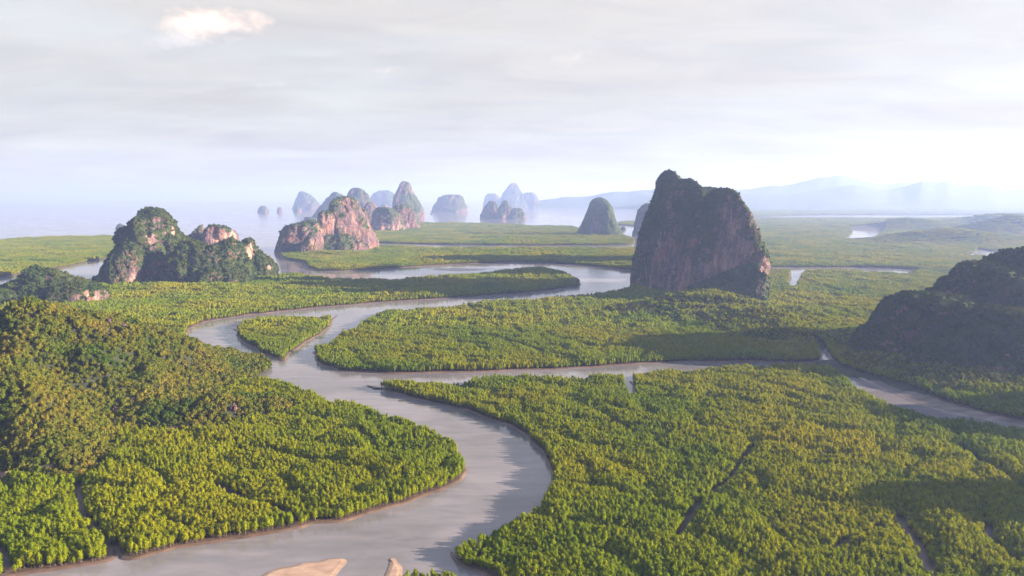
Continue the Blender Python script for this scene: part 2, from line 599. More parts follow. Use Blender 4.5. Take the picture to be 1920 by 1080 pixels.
def edge_dist(px, py, P, closed=True):
    res = np.full(px.shape, 1e9)
    n = len(P)
    for i in range(n if closed else n - 1):
        a, b = P[i], P[(i + 1) % n]
        d = b - a
        l2 = float(d @ d) + 1e-9
        t = np.clip(((px - a[0]) * d[0] + (py - a[1]) * d[1]) / l2, 0, 1)
        res = np.minimum(res, (px - a[0] - t * d[0]) ** 2 + (py - a[1] - t * d[1]) ** 2)
    return np.sqrt(res)


def land_mesh(name, P, ztop, bank, mat, below=-0.5, inset=0.6):
    if signed_area(P) < 0:
        P = P[::-1]
    n = len(P)
    tan = np.roll(P, -1, 0) - np.roll(P, 1, 0)
    tan /= np.linalg.norm(tan, axis=1)[:, None] + 1e-9
    nor = np.stack([tan[:, 1], -tan[:, 0]], 1)       # outward for counter-clockwise
    w = bank * (0.75 + 0.5 * fbm(P[:, 0] * 0.02, P[:, 1] * 0.02, 3.3, 3))[:, None]
    w = np.maximum(w, bank * 0.3)
    rings = [(P + nor * w * 1.0, below), (P + nor * w * 0.35, ztop * 0.35), (P - nor * inset, ztop)]
    V, Fc = [], []
    for R_, z in rings:
        V += [(a, b, z) for a, b in R_]
    for r in range(2):
        for i in range(n):
            j = (i + 1) % n
            Fc.append((r * n + i, r * n + j, (r + 1) * n + j, (r + 1) * n + i))
    tri = tessellate_polygon([[Vector((a, b, 0)) for a, b in rings[2][0]]])
    Fc += [(2 * n + t[0], 2 * n + t[1], 2 * n + t[2]) for t in tri]
    return tag(mesh_obj(name, V, Fc, [mat], smooth=False), kind='structure')


for key, P in OUT.items():
    land_mesh(LAND_NAME[key], P, LAND_Z[key], BANK_W[key], M_MUD)

# sand bars and tidal mud in the river
SAND = [
    ('sandbar', [(480, 1092), (500, 1077), (524, 1067), (552, 1061), (567, 1057), (590, 1056), (612, 1051), (636, 1049), (643, 1054), (636, 1066), (622, 1080), (606, 1112), (520, 1120)], 0.45, M_SAND, 3.5),
    ('sandbar', [(722, 1090), (727, 1074), (734, 1056), (738, 1048), (743, 1053), (748, 1062), (749, 1078), (745, 1105), (722, 1115)], 0.5, M_SAND, 2.5),
    ('mudflat', [(1572, 692), (1613, 709), (1640, 721), (1668, 735), (1700, 748), (1745, 764), (1800, 778), (1860, 789), (1920, 801), (2040, 826), (2100, 840), (2100, 828), (1920, 786), (1847, 769), (1773, 750), (1740, 736),
                 (1690, 722), (1640, 708), (1600, 698)], 0.35, M_FLAT, 3),
    ('mudflat', [(810, 505), (850, 503), (910, 505), (900, 507), (850, 508)], 0.25, M_FLAT, 3),
    ('mudflat', [(672, 524), (690, 523), (703, 525), (690, 527)], 0.25, M_FLAT, 3),
]
for name, pts, z, mat, bw in SAND:
    land_mesh(name, smooth_outline(pts, seed=len(pts)), z, bw, mat, -0.25, 1.6 if name == 'sandbar' else 0.6)

# ponds and bends of the river seen between the far woods
POND = [
    [(1558, 426), (1590, 427), (1625, 428), (1661, 430), (1652, 438), (1640, 447), (1628, 451), (1600, 450), (1574, 447), (1590, 443), (1598, 437), (1592, 431)],
    [(1800, 482), (1824, 474), (1834, 467), (1860, 471), (1900, 475), (1890, 489), (1870, 490), (1845, 484)],
    [(1769, 528), (1780, 525), (1792, 526), (1788, 537), (1781, 548), (1772, 540)],
]
POND_OUT = []
for pts in POND:
    P = smooth_outline(pts, seed=2, jitter=.5)
    POND_OUT.append(P)
    tri = tessellate_polygon([[Vector((a, b, 0)) for a, b in P]])
    tag(mesh_obj('water', [(a, b, 0.90) for a, b in P], [tuple(t) for t in tri], [M_WATER], smooth=False), kind='structure')

CREEK = [  # gaps in the canopy: photo pixels, width in metres
    ([(147, 905), (153, 960), (197, 1010), (216, 1050)], 4.5), ([(408, 910), (473, 942), (520, 952), (548, 968), (566, 990)], 5),
    ([(-10, 1020), (8, 1040), (24, 1090)], 4.5), ([(1107, 768), (1160, 797), (1215, 808), (1262, 812)], 4), ([(1413, 833), (1370, 900), (1313, 940), (1270, 1010)], 4.5),
    ([(1687, 968), (1715, 1010), (1752, 1080)], 6), ([(1800, 838), (1830, 858), (1860, 880), (1915, 915)], 6), ([(1848, 980), (1853, 1010), (1915, 1065)], 4),
    ([(640, 808), (600, 830), (560, 838)], 4), ([(1560, 1030), (1600, 1005), (1650, 985)], 4), ([(690, 433), (800, 436), (960, 437), (1085, 438)], 40),
    ([(700, 712), (830, 722), (905, 735)], 1.5), ([(800, 850), (760, 858), (715, 845)], 4),
    ([(870, 571), (900, 590), (1000, 600)], 7), ([(480, 560), (520, 548), (580, 545)], 7), ([(1060, 640), (1120, 655), (1200, 650)], 3), ([(690, 655), (800, 640), (900, 648)], 3),
    ([(1455, 505), (1600, 504)], 3), ([(834, 560), (836, 553)], 4)]
CREEK_G = [(np.stack(ground([p[0] for p in c], [p[1] for p in c], 3.0), 1), w) for c, w in CREEK]

# ------------------------------------------------------------------ hills: height over the ground
RIDGE = [  # (photo x, photo y of the crest, depth, foot radius)
    [(-420, 640, 640, 190), (-150, 632, 640, 190), (0, 604, 650, 185), (60, 577, 665, 180), (125, 567, 690, 170), (190, 588, 715, 150), (240, 625, 735, 120), (330, 645, 760, 95), (395, 668, 772, 75), (445, 688, 765, 40), (455, 700, 745, 30)],
    [(130, 600, 660, 120), (200, 690, 640, 100), (255, 730, 620, 60)],
    [(255, 742, 600, 42), (310, 752, 588, 40), (380, 752, 590, 40), (440, 735, 608, 42), (490, 735, 622, 34), (505, 745, 622, 26)],
    [(-150, 680, 560, 110), (-40, 690, 560, 100), (40, 712, 548, 75), (80, 760, 522, 55), (112, 820, 492, 42), (135, 868, 472, 28)],
]
RIDGE_G = []
for r in RIDGE:
    g = []
    for px, py, Y, R_ in r:
        x, z = on_plane(px, py, Y)
        g.append((float(x), float(Y), max(float(z) - 4.0, 2.0), float(R_)))
    RIDGE_G.append(np.array(g))


def ridge_height(x, y, ridges, power=1.15):
    H = np.zeros(np.shape(x))
    for g in ridges:
        for a, b in zip(g[:-1], g[1:]):
            d = b[:2] - a[:2]
            t = np.clip(((x - a[0]) * d[0] + (y - a[1]) * d[1]) / (d @ d + 1e-9), 0, 1)
            dist = np.hypot(x - a[0] - t * d[0], y - a[1] - t * d[1])
            h = a[2] + (b[2] - a[2]) * t
            R_ = a[3] + (b[3] - a[3]) * t
            u = np.clip(dist / R_, 0, 1)
            v = h * (0.35 * (1 - u) + 0.65 * (1 - u * u) ** 1.5) ** power
            H = np.maximum(H, v)
    n = fbm(x * 0.018, y * 0.018, 1.7, 4)
    rill = np.abs(fbm(x * 0.022 + 5, y * 0.022, 8.2, 3))
    return H * (1 + 0.17 * n) + (0.30 - rill) * np.minimum(H, 36) * 0.34 * sstep(0, 12, H)


def hill_height(x, y):
    return ridge_height(x, y, RIDGE_G)


def grid_hill(name, x0, x1, y0, y1, step, fn, mat, zmin=0.3):
    xs, ys = np.arange(x0, x1 + step, step), np.arange(y0, y1 + step, step)
    X, Y = np.meshgrid(xs, ys)
    Z = fn(X, Y)
    idx = -np.ones(X.shape, int)
    keep = Z > zmin
    kk = keep.copy()
    kk[1:] |= keep[:-1]; kk[:-1] |= keep[1:]; kk[:, 1:] |= keep[:, :-1]; kk[:, :-1] |= keep[:, 1:]
    kk2 = kk.copy()
    kk2[1:, 1:] |= kk[:-1, :-1]; kk2[:-1, :-1] |= kk[1:, 1:]
    idx[kk2] = np.arange(kk2.sum())
    V = np.stack([X[kk2], Y[kk2], np.where(Z[kk2] > zmin, Z[kk2], -1.5)], 1)
    q = np.stack([idx[:-1, :-1], idx[:-1, 1:], idx[1:, 1:], idx[1:, :-1]], -1).reshape(-1, 4)
    q = q[(q >= 0).all(1)]
    return mesh_obj(name, V, q, [mat])


xl_ = float(on_plane(-420, 640, 640)[0]) - 200
tag(grid_hill('hill', xl_, -190, 400, 960, 4.0, hill_height, M_SOIL, 0.8), kind='structure')

# low wooded rises on the plain: the foot slopes of the tall karst and the far right
MOUND = [(1320, 590, 30, 150, 75), (1420, 612, 22, 90, 80), (1250, 585, 10, 90, 60), (1470, 640, 8, 70, 50), (1780, 455, 62, 330, 200), (1900, 442, 85, 380, 260), (1720, 430, 60, 420, 260),
         (1880, 425, 75, 600, 320), (340, 548, 10, 190, 60), (210, 550, 8, 60, 40), (620, 480, 14, 120, 60), (1730, 690, 10, 120, 60), (1850, 715, 14, 110, 70), (60, 585, 8, 90, 40), (1640, 650, 14, 60, 70)]
MOUND_G = []
for px, py, h, rx, ry in MOUND:
    x, y = ground(px, py)
    MOUND_G.append((float(x), float(y), h, rx, ry))


def mound_height(x, y):
    H = np.zeros(np.shape(x))
    for cx, cy_, h, rx, ry in MOUND_G:
        u = ((x - cx) / rx) ** 2 + ((y - cy_) / ry) ** 2
        H = np.maximum(H, h * np.exp(-u * 1.6) - h * 0.06)
    return np.maximum(H * (1 + 0.25 * fbm(x * 0.006, y * 0.006, 4.4, 3)), 0)


for k, (cx, cy_, h, rx, ry) in enumerate(MOUND_G):
    if k in (4, 5, 6, 7):
        continue
tag(grid_hill('hill', 100, 800, 620, 1330, 14, mound_height, M_SOIL, 1.0), kind='structure')
tag(grid_hill('hill', 700, 4200, 2300, 5600, 45, mound_height, M_SOIL, 1.5), kind='structure')
tag(grid_hill('hill', -1300, -250, 1150, 1560, 14, mound_height, M_SOIL, 1.0), kind='structure')

# ------------------------------------------------------------------ foliage meshes


def leaf_quads(rng, centers, normals, size, V, Fc):
    for c, n in zip(centers, normals):
        n = n / (np.linalg.norm(n) + 1e-9)
        t = np.cross(n, rng.normal(size=3))
        t /= np.linalg.norm(t) + 1e-9
        b = np.cross(n, t)
        s = size * rng.uniform(0.6, 1.35)
        i = len(V)
        V += [c + t * s, c + b * s * 0.75 + n * s * 0.18, c - t * s, c - b * s * 0.75 - n * s * 0.1]
        Fc.append((i, i + 1, i + 2, i + 3))


def blob(V, Fc, c, r, rng, nu=7, nv=4):
    """a lumpy dark core that stops one from seeing straight through the leaves"""
    i0 = len(V)
    V.append(np.array(c) + np.array((0, 0, r[2])))
    for a in range(1, nv):
        th = math.pi * a / nv
        for b_ in range(nu):
            ph = 2 * math.pi * (b_ + 0.5 * (a % 2)) / nu
            k = rng.uniform(0.8, 1.15)
            V.append(np.array((c[0] + r[0] * math.sin(th) * math.cos(ph) * k, c[1] + r[1] * math.sin(th) * math.sin(ph) * k, c[2] + r[2] * math.cos(th))))
    V.append(np.array(c) - np.array((0, 0, r[2])))
    for b_ in range(nu):
        Fc.append((i0, i0 + 1 + b_, i0 + 1 + (b_ + 1) % nu))
    for a in range(nv - 2):
        for b_ in range(nu):
            p = i0 + 1 + a * nu
            q = p + nu
            Fc.append((p + b_, q + b_, q + (b_ + 1) % nu, p + (b_ + 1) % nu))
    p = i0 + 1 + (nv - 2) * nu
    for b_ in range(nu):
        Fc.append((p + b_, len(V) - 1, p + (b_ + 1) % nu))


def crown(rng, base, top, rad, nleaf, size, V, Fc, x0=0, y0=0, pointy=0.5, lobes=3):
    hgt = top - base
    cz = base + hgt * 0.5
    blob(V, Fc, (x0, y0, cz), (rad * 0.62, rad * 0.62, hgt * 0.42), rng)
    dirs = rng.normal(size=(nleaf, 3))
    dirs /= np.linalg.norm(dirs, axis=1)[:, None]
    dirs[:, 2] = np.where(dirs[:, 2] < -0.85, -dirs[:, 2], dirs[:, 2])
    lob = [rng.uniform(0, 6.28) for _ in range(lobes)]
    ang = np.arctan2(dirs[:, 1], dirs[:, 0])
    bump = sum(np.cos((ang - l_) * (k_ + 2)) for k_, l_ in enumerate(lob)) / lobes
    k = rng.uniform(0.72, 1.08, nleaf) * (1 + 0.2 * bump)
    up = np.clip(dirs[:, 2], 0, 1)
    rr = rad * k * (1 - pointy * 0.45 * up)
    cen = np.stack([x0 + dirs[:, 0] * rr, y0 + dirs[:, 1] * rr, cz + dirs[:, 2] * hgt * 0.5 * k], 1)
    nor = dirs + rng.normal(scale=0.55, size=dirs.shape) + np.array((0, 0, 0.35))
    leaf_quads(rng, cen, nor, size, V, Fc)


def trunk(V, Fc, h, r0, r1, rng, x0=0, y0=0, n=5, lean=0.25):
    lx, ly = rng.normal(scale=lean, size=2)
    i0 = len(V)
    for k, t in enumerate((0, 0.35, 1.0)):
        r = r0 + (r1 - r0) * t
        for a in range(n):
            V.append(np.array((x0 + lx * t + r * math.cos(6.283 * a / n), y0 + ly * t + r * math.sin(6.283 * a / n), -0.6 + (h + 0.6) * t)))
    for k in range(2):
        for a in range(n):
            p, q = i0 + k * n + a, i0 + k * n + (a + 1) % n
            Fc.append((p, q, q + n, p + n))


def stilt_roots(V, Fc, rng, n=5):
    for k in range(n):
        a = 6.283 * k / n + rng.uniform(-.3, .3)
        r = rng.uniform(0.7, 1.2)
        i0 = len(V)
        for t, w in ((0, .07), (.5, .06), (1, .05)):
            rad = r * t
            z = 1.7 * (1 - t * t) - 0.3 * t
            ca, sa = math.cos(a), math.sin(a)
            V += [np.array((rad * ca - w * sa, rad * sa + w * ca, z)), np.array((rad * ca + w * sa, rad * sa - w * ca, z)), np.array((rad * ca, rad * sa, z + w))]
        for s in range(2):
            p = i0 + 3 * s
            for e in range(3):
                f = (e + 1) % 3
                Fc.append((p + e, p + f, p + 3 + f, p + 3 + e))


SRC = {}


def source_collection(name, objs):
    col = bpy.data.collections.new(name)
    for o in objs:
        col.objects.link(o)
    SRC[name] = col
    return col


rng = np.random.default_rng(5)
TREE_CROWN, TREE_TRUNK = [], []
srcs = []
for k in range(7):
    V, Fc = [], []
    top = rng.uniform(8.0, 10.0)
    crown(rng, rng.uniform(1.0, 2.2), top, rng.uniform(1.1, 1.75), 140, 0.36, V, Fc, pointy=rng.uniform(0.0, 0.6))
    oc = mesh_obj('crown', V, Fc, [M_MANGROVE], smooth=False, link=False)
    V2, F2 = [], []
    trunk(V2, F2, 5.5, 0.20, 0.08, rng)
    stilt_roots(V2, F2, rng)
    ot = mesh_obj('trunk', V2, F2, [M_BARK], smooth=False, link=False)
    TREE_CROWN.append(oc.data)
    TREE_TRUNK.append(ot.data)
    V3 = V + V2
    F3 = Fc + [tuple(i + len(V) for i in f) for f in F2]
    srcs.append(mesh_obj('mangrove_%d' % k, V3, F3, [M_MANGROVE, M_BARK], smooth=False, link=False, fmat=[0] * len(Fc) + [1] * len(F2)))
source_collection('mangrove_source', srcs)
srcs = []
for k in range(5):                # 24 m tiles of closed canopy for the far woods
    V, Fc = [], []
    for gx in np.arange(-11, 12, 3.4):
        for gy in np.arange(-11, 12, 3.4):
            x, y = gx + rng.uniform(-1.2, 1.2), gy + rng.uniform(-1.2, 1.2)
            top = rng.uniform(6.0, 10.5)
            crown(rng, top - 5.5, top, rng.uniform(1.6, 2.4), 20, 0.75, V, Fc, x, y)
    srcs.append(mesh_obj('canopy_%d' % k, V, Fc, [M_MANGROVE], smooth=False, link=False))
source_collection('canopy_source', srcs)
srcs = []
for k in range(7):                # broad jungle crowns
    V, Fc = [], []
    r = rng.uniform(2.2, 3.4)
    crown(rng, 0.8, rng.uniform(5.5, 8.0), r, 110, 0.62, V, Fc, pointy=rng.uniform(0.0, 0.5))
    for s in range(rng.integers(1, 4)):
        a = rng.uniform(0, 6.28)
        b0 = rng.uniform(1, 3)
        crown(rng, b0, b0 + rng.uniform(2.5, 4), r * 0.6, 45, 0.55, V, Fc, math.cos(a) * r * 0.8, math.sin(a) * r * 0.8)
    srcs.append(mesh_obj('jungle_%d' % k, V, Fc, [M_JUNGLE], smooth=False, link=False))
source_collection('jungle_source', srcs)
JUNGLE_CROWN = [o.data for o in srcs]
V2, F2 = [], []
trunk(V2, F2, 4.0, 0.28, 0.12, rng)
JUNGLE_TRUNK = mesh_obj('trunk', V2, F2, [M_BARK], smooth=False, link=False).data
srcs = []
for k in range(5):                # bushes that cling to the limestone
    V, Fc = [], []
    for s in range(3):
        crown(rng, -1.5, rng.uniform(1.8, 4.2), rng.uniform(1.6, 2.8), 40, 0.75, V, Fc, rng.uniform(-2, 2), rng.uniform(-2, 2))
    srcs.append(mesh_obj('bush_%d' % k, V, Fc, [M_CLIFFBUSH], smooth=False, link=False))
source_collection('bush_source', srcs)


def scatter_group(collection):
    ng = bpy.data.node_groups.new('scatter_' + collection.name, 'GeometryNodeTree')
    ng.interface.new_socket('Geometry', in_out='INPUT', socket_type='NodeSocketGeometry')
    ng.interface.new_socket('Geometry', in_out='OUTPUT', socket_type='NodeSocketGeometry')
    N, L = ng.nodes.new, ng.links.new
    gi, go = N('NodeGroupInput'), N('NodeGroupOutput')
    ci = N('GeometryNodeCollectionInfo')
    ci.inputs['Collection'].default_value = collection
    ci.inputs['Separate Children'].default_value = True
    ci.inputs['Reset Children'].default_value = True
    ip = N('GeometryNodeInstanceOnPoints')
    ip.inputs['Pick Instance'].default_value = True

    def attr(nm, t):
        a = N('GeometryNodeInputNamedAttribute')
        a.data_type = t
        a.inputs['Name'].default_value = nm
        return a.outputs['Attribute']
    L(gi.outputs[0], ip.inputs['Points'])
    L(ci.outputs[0], ip.inputs['Instance'])
    L(attr('pick', 'INT'), ip.inputs['Instance Index'])
    L(attr('turn', 'FLOAT_VECTOR'), ip.inputs['Rotation'])
    L(attr('size', 'FLOAT_VECTOR'), ip.inputs['Scale'])
    L(ip.outputs[0], go.inputs[0])
    return ng


GROUPS = {k: scatter_group(c) for k, c in SRC.items()}


def scatter_node_pair(name, batches, parent=None):
    """one object of instanced foliage; batches: (source name, xyz, scale xyz, rotation xyz)"""
    pos, size, turn, pick, which = [], [], [], [], []
    keys = [b[0] for b in batches]
    for bi, (src, xyz, sc, ro) in enumerate(batches):
        n = len(xyz)
        pos.append(xyz); size.append(sc); turn.append(ro)
        pick.append(RNG.integers(0, len(SRC[src].objects), n))
        which.append(np.full(n, bi))
    pos, size, turn = np.concatenate(pos), np.concatenate(size), np.concatenate(turn)
    pick, which = np.concatenate(pick), np.concatenate(which)
    me = bpy.data.meshes.new(name)
    me.vertices.add(len(pos))
    me.vertices.foreach_set('co', pos.astype(np.float32).ravel())
    for nm, t, v, key in (('size', 'FLOAT_VECTOR', size, 'vector'), ('turn', 'FLOAT_VECTOR', turn, 'vector'), ('pick', 'INT', pick, 'value'), ('which', 'INT', which, 'value')):
        a = me.attributes.new(nm, t, 'POINT')
        a.data.foreach_set(key, v.astype(np.int32 if t == 'INT' else np.float32).ravel())
    o = bpy.data.objects.new(name, me)
    C.objects.link(o)
    if parent:
        o.parent = parent
    if len(set(keys)) == 1:
        md = o.modifiers.new('scatter', 'NODES')
        md.node_group = GROUPS[keys[0]]
        return o
    ng = bpy.data.node_groups.new('scatter_' + name, 'GeometryNodeTree')
    ng.interface.new_socket('Geometry', in_out='INPUT', socket_type='NodeSocketGeometry')
    ng.interface.new_socket('Geometry', in_out='OUTPUT', socket_type='NodeSocketGeometry')
    N, L = ng.nodes.new, ng.links.new
    gi, go, jn = N('NodeGroupInput'), N('NodeGroupOutput'), N('GeometryNodeJoinGeometry')
    for bi, key in enumerate(keys):
        a = N('GeometryNodeInputNamedAttribute')
        a.data_type = 'INT'
        a.inputs['Name'].default_value = 'which'
        cmp_ = N('FunctionNodeCompare')
        cmp_.data_type = 'INT'
        cmp_.operation = 'EQUAL'
        L(a.outputs['Attribute'], cmp_.inputs[2])
        cmp_.inputs[3].default_value = bi
        sp = N('GeometryNodeSeparateGeometry')
        sp.domain = 'POINT'
        L(gi.outputs[0], sp.inputs['Geometry'])
        L(cmp_.outputs[0], sp.inputs['Selection'])
        g = N('GeometryNodeGroup')
        g.node_tree = GROUPS[key]
        L(sp.outputs[0], g.inputs[0])
        L(g.outputs[0], jn.inputs[0])
    L(jn.outputs[0], go.inputs[0])
    md = o.modifiers.new('scatter', 'NODES')
    md.node_group = ng
    return o


# ------------------------------------------------------------------ limestone karsts
PALE = []


def karst_lobe(spec, Yc, rows, depth, shear, amp, vegbias, res, pale, seed, e=0.85):
    """rows: (photo y, left x, right x) of one peak's outline; it becomes a solid of that width and its own depth at distance Yc"""
    R_ = np.array(rows, float)
    o = np.argsort(R_[:, 0])
    R_ = R_[o]
    zl, xl, xr = [], [], []
    for y, a, b in R_:
        xa, z = on_plane(a, y, Yc)
        xb, _ = on_plane(b, y, Yc)
        zl.append(float(z)); xl.append(float(xa)); xr.append(float(xb))
    zl, xl, xr = np.array(zl), np.array(xl), np.array(xr)
    if zl[-1] > -3:
        zl = np.append(zl, -4.0); xl = np.append(xl, xl[-1] - 1); xr = np.append(xr, xr[-1] + 1)
    height = zl[0] - zl[-1]
    nz, nt_ = res
    s = np.linspace(0, 1, nz) ** 1.15
    zz = zl[0] - s * height
    L_ = np.interp(-zz, -zl, xl)
    Rr = np.interp(-zz, -zl, xr)
    ker = np.ones(3) / 3
    L_[1:-1] = np.convolve(L_, ker, 'valid')
    Rr[1:-1] = np.convolve(Rr, ker, 'valid')
    cx, hw = (L_ + Rr) / 2, (Rr - L_) / 2
    hwb = hw * depth
    cxm = cx.mean()
    th = np.linspace(0, 2 * math.pi, nt_, endpoint=False)
    ct, st = np.cos(th), np.sin(th)
    ct_, st_ = np.sign(ct) * np.abs(ct) ** e, np.sign(st) * np.abs(st) ** e
    X = cx[:, None] + hw[:, None] * ct_[None]
    Y = Yc + hwb[:, None] * st_[None] + shear * (X - cxm)
    Z = np.repeat(zz[:, None], nt_, 1)
    # keep the true outline where depth changes the distance: scale from the camera axis only through real depth, none here
    size = max(hw.max(), 1)
    fr = 1.0 / max(size * 0.9, 6)
    fl = fbm(X * fr * 1.6 + seed, Y * fr * 1.6, Z * fr * 0.45, 4)                # flutes that run down the face
    lump = fbm(X * fr * 0.9 - seed, Y * fr * 0.9 + seed, Z * fr * 0.9, 5, gain=0.55)
    fine = fbm(X * fr * 5 + seed, Y * fr * 5, Z * fr * 3.2, 4, gain=0.6)
    edge = np.clip(hw / (size * 0.35), 0.0, 1)[:, None]
    d = amp * size * (0.42 * fl + 0.36 * lump + 0.34 * fine) * edge
    nx, ny = ct[None] * depth, st[None]
    nl = np.hypot(nx, ny)
    side = np.abs(ct)[None] ** 3                                                # outline edges move less than the faces
    X = X + d * nx / nl * (1 - 0.45 * side)
    Y = Y + d * ny / nl
    Z = Z + amp * size * 0.12 * fine * edge
    V = np.stack([X.ravel(), Y.ravel(), Z.ravel()], 1)
    V = np.vstack([V, [[cx[0], Yc + shear * (cx[0] - cxm), zl[0] + size * 0.01]]])
    Fc = []
    i = np.arange(nz - 1)[:, None] * nt_
    j = np.arange(nt_)[None]
    q = np.stack([i + j, i + nt_ + j, i + nt_ + (j + 1) % nt_, i + (j + 1) % nt_], -1).reshape(-1, 4)
    Fc = [tuple(f) for f in q] + [(len(V) - 1, a, (a + 1) % nt_) for a in range(nt_)]
    # vegetation mask: ledges and tops green, steep faces bare where the noise says so
    gx = np.gradient(np.stack([X, Y, Z], -1), axis=0)
    gt = np.roll(np.stack([X, Y, Z], -1), -1, 1) - np.roll(np.stack([X, Y, Z], -1), 1, 1)
    nr = np.cross(gt, gx)
    nr /= np.linalg.norm(nr, axis=-1)[..., None] + 1e-9
    if (nr[..., 0] * ct[None] + nr[..., 1] * st[None]).mean() < 0:
        nr = -nr
    veg = 0.5 + vegbias + 0.55 * fbm(X * 0.02 + seed, Y * 0.02, Z * 0.012, 4) + 0.9 * (nr[..., 2] - 0.28)
    pl = np.zeros_like(veg)
    ppx, ppy = project(X, Y, Z)
    front = (nr[..., 1] < 0.35)
    for cxp, cyp, rx, ry, k in pale:
        u = ((ppx - cxp) / rx) ** 2 + ((ppy - cyp) / ry) ** 2
        wv = np.exp(-u * 1.2) * front
        wv *= np.clip(0.75 + 0.8 * fbm(X * 0.06, Y * 0.06, Z * 0.02, 3), 0, 1.3)
        veg -= 1.3 * wv * min(abs(k), 1)
        pl = np.maximum(pl, np.clip(wv * 1.5, 0, 1) * max(k, 0))  # brightness of sunlit cliffs is put into the rock colour
    veg = np.clip(veg, 0, 1)
    return V, Fc, np.append(veg.ravel(), 1.0), np.append(pl.ravel(), 0), nr


def sample_surface(V, Fc, w, spacing, rng_):
    F4 = np.array([f if len(f) == 4 else (*f, f[2]) for f in Fc])
    a, b, c, d = V[F4[:, 0]], V[F4[:, 1]], V[F4[:, 2]], V[F4[:, 3]]
    area = 0.5 * np.linalg.norm(np.cross(c - a, d - b), axis=1)
    wv = w[F4].mean(1)
    lam = area / spacing ** 2 * (wv > 0.5) * np.clip((wv - 0.45) * 3, 0.2, 1)
    n = rng_.poisson(lam)
    idx = np.repeat(np.arange(len(F4)), n)
    u, v = rng_.random((2, len(idx), 1))
    return (a[idx] * (1 - u) + b[idx] * u) * (1 - v) + (d[idx] * (1 - u) + c[idx] * u) * v


KARST_COUNT = 0


def karst(name, label, cat, lobes, pale=(), veg=0.1, bush=0.0, group=None, amp=0.22, res=(70, 96), bush_scale=1.0, square=0.85):
    """lobes: (distance, rows, depth ratio, shear[, veg bias])"""
    global KARST_COUNT
    KARST_COUNT += 1
    built = []
    for k, lb in enumerate(lobes):
        Yc, rows, depth, shear = lb[:4]
        vb = lb[4] if len(lb) > 4 else veg
        built.append(karst_lobe(name, Yc, rows, depth, shear, amp, vb, res, pale, KARST_COUNT * 7.7 + k * 3.1, square))
    if len(built) == 1:
        V, Fc, vg, pl, _ = built[0]
        root = mesh_obj(name, V, Fc, [M_ROCK])
        set_attr(root.data, 'veg', vg); set_attr(root.data, 'pale', pl)
    else:
        root = bpy.data.objects.new(name, None)
        root.empty_display_size = 20
        C.objects.link(root)
        for V, Fc, vg, pl, _ in built:
            o = mesh_obj('peak', V, Fc, [M_ROCK], parent=root)
            set_attr(o.data, 'veg', vg); set_attr(o.data, 'pale', pl)
    tag(root, label, cat, group)
    if bush:
        pts = np.concatenate([sample_surface(V, Fc, vg, bush, RNG) for V, Fc, vg, pl, _ in built])
        pts = pts[pts[:, 2] > 0]
        n = len(pts)
        sc = RNG.uniform(0.55, 1.2, (n, 1)) * np.array([[1, 1, 1]]) * bush_scale
        ro = np.stack([RNG.uniform(-.3, .3, n), RNG.uniform(-.3, .3, n), RNG.uniform(0, 6.28, n)], 1)
        f = scatter_node_pair('foliage', [('bush_source', pts, sc, ro)], root)
        f['kind'] = 'stuff'
    return root


karst('limestone_karst', 'tall shaded limestone tower with twin humped summits beside the river bend', 'rock tower', [
    (1500, [(319, 1252, 1260), (322, 1246, 1265), (330, 1240, 1271), (340, 1236, 1280), (360, 1231, 1296), (400, 1218, 1315), (450, 1204, 1325), (500, 1195, 1335), (530, 1191, 1340), (548, 1192, 1345), (560, 1194, 1345)], 0.75, -0.6),
    (1420, [(336, 1282, 1294), (340, 1273, 1303), (347, 1265, 1309), (357, 1257, 1313), (400, 1240, 1322), (500, 1220, 1360), (570, 1212, 1370)], 0.7, -0.6),
    (1335, [(353, 1348, 1364), (356, 1340, 1371), (363, 1331, 1378), (376, 1323, 1385), (400, 1308, 1397), (430, 1300, 1407), (460, 1292, 1417), (480, 1286, 1422), (492, 1282, 1423), (505, 1280, 1420), (540, 1278, 1419), (575, 1278, 1416)], 0.6, -0.6),
    (1275, [(492, 1402, 1418), (502, 1380, 1427), (515, 1355, 1430), (540, 1312, 1430), (575, 1270, 1428), (585, 1260, 1428)], 0.55, -0.45, 0.65),
    (1760, [(352, 1275, 1330), (360, 1255, 1360), (400, 1245, 1380), (470, 1235, 1395), (520, 1230, 1400)], 1.1, -0.1),  # hidden back lobe, added to carry the tower's shadow farther
    (2080, [(362, 1270, 1320), (370, 1258, 1350), (420, 1250, 1365), (500, 1245, 1375)], 1.1, 0.0)],  # second hidden lobe, added for the same long shadow
    pale=[(1395, 470, 30, 26, .35), (1350, 500, 45, 16, .35), (1280, 520, 30, 30, .2), (1220, 530, 30, 40, .25), (1375, 430, 20, 20, .3), (1240, 470, 25, 60, .12), (1425, 545, 12, 26, 1), (1432, 497, 10, 14, 1), (1330, 530, 40, 14, .2), (1258, 335, 5, 10, .2)],  # bare rock patches; paler colour makes up for missing sun on the face
    veg=0.29, bush=6.0, bush_scale=0.7, res=(110, 150), amp=0.10, square=0.62)

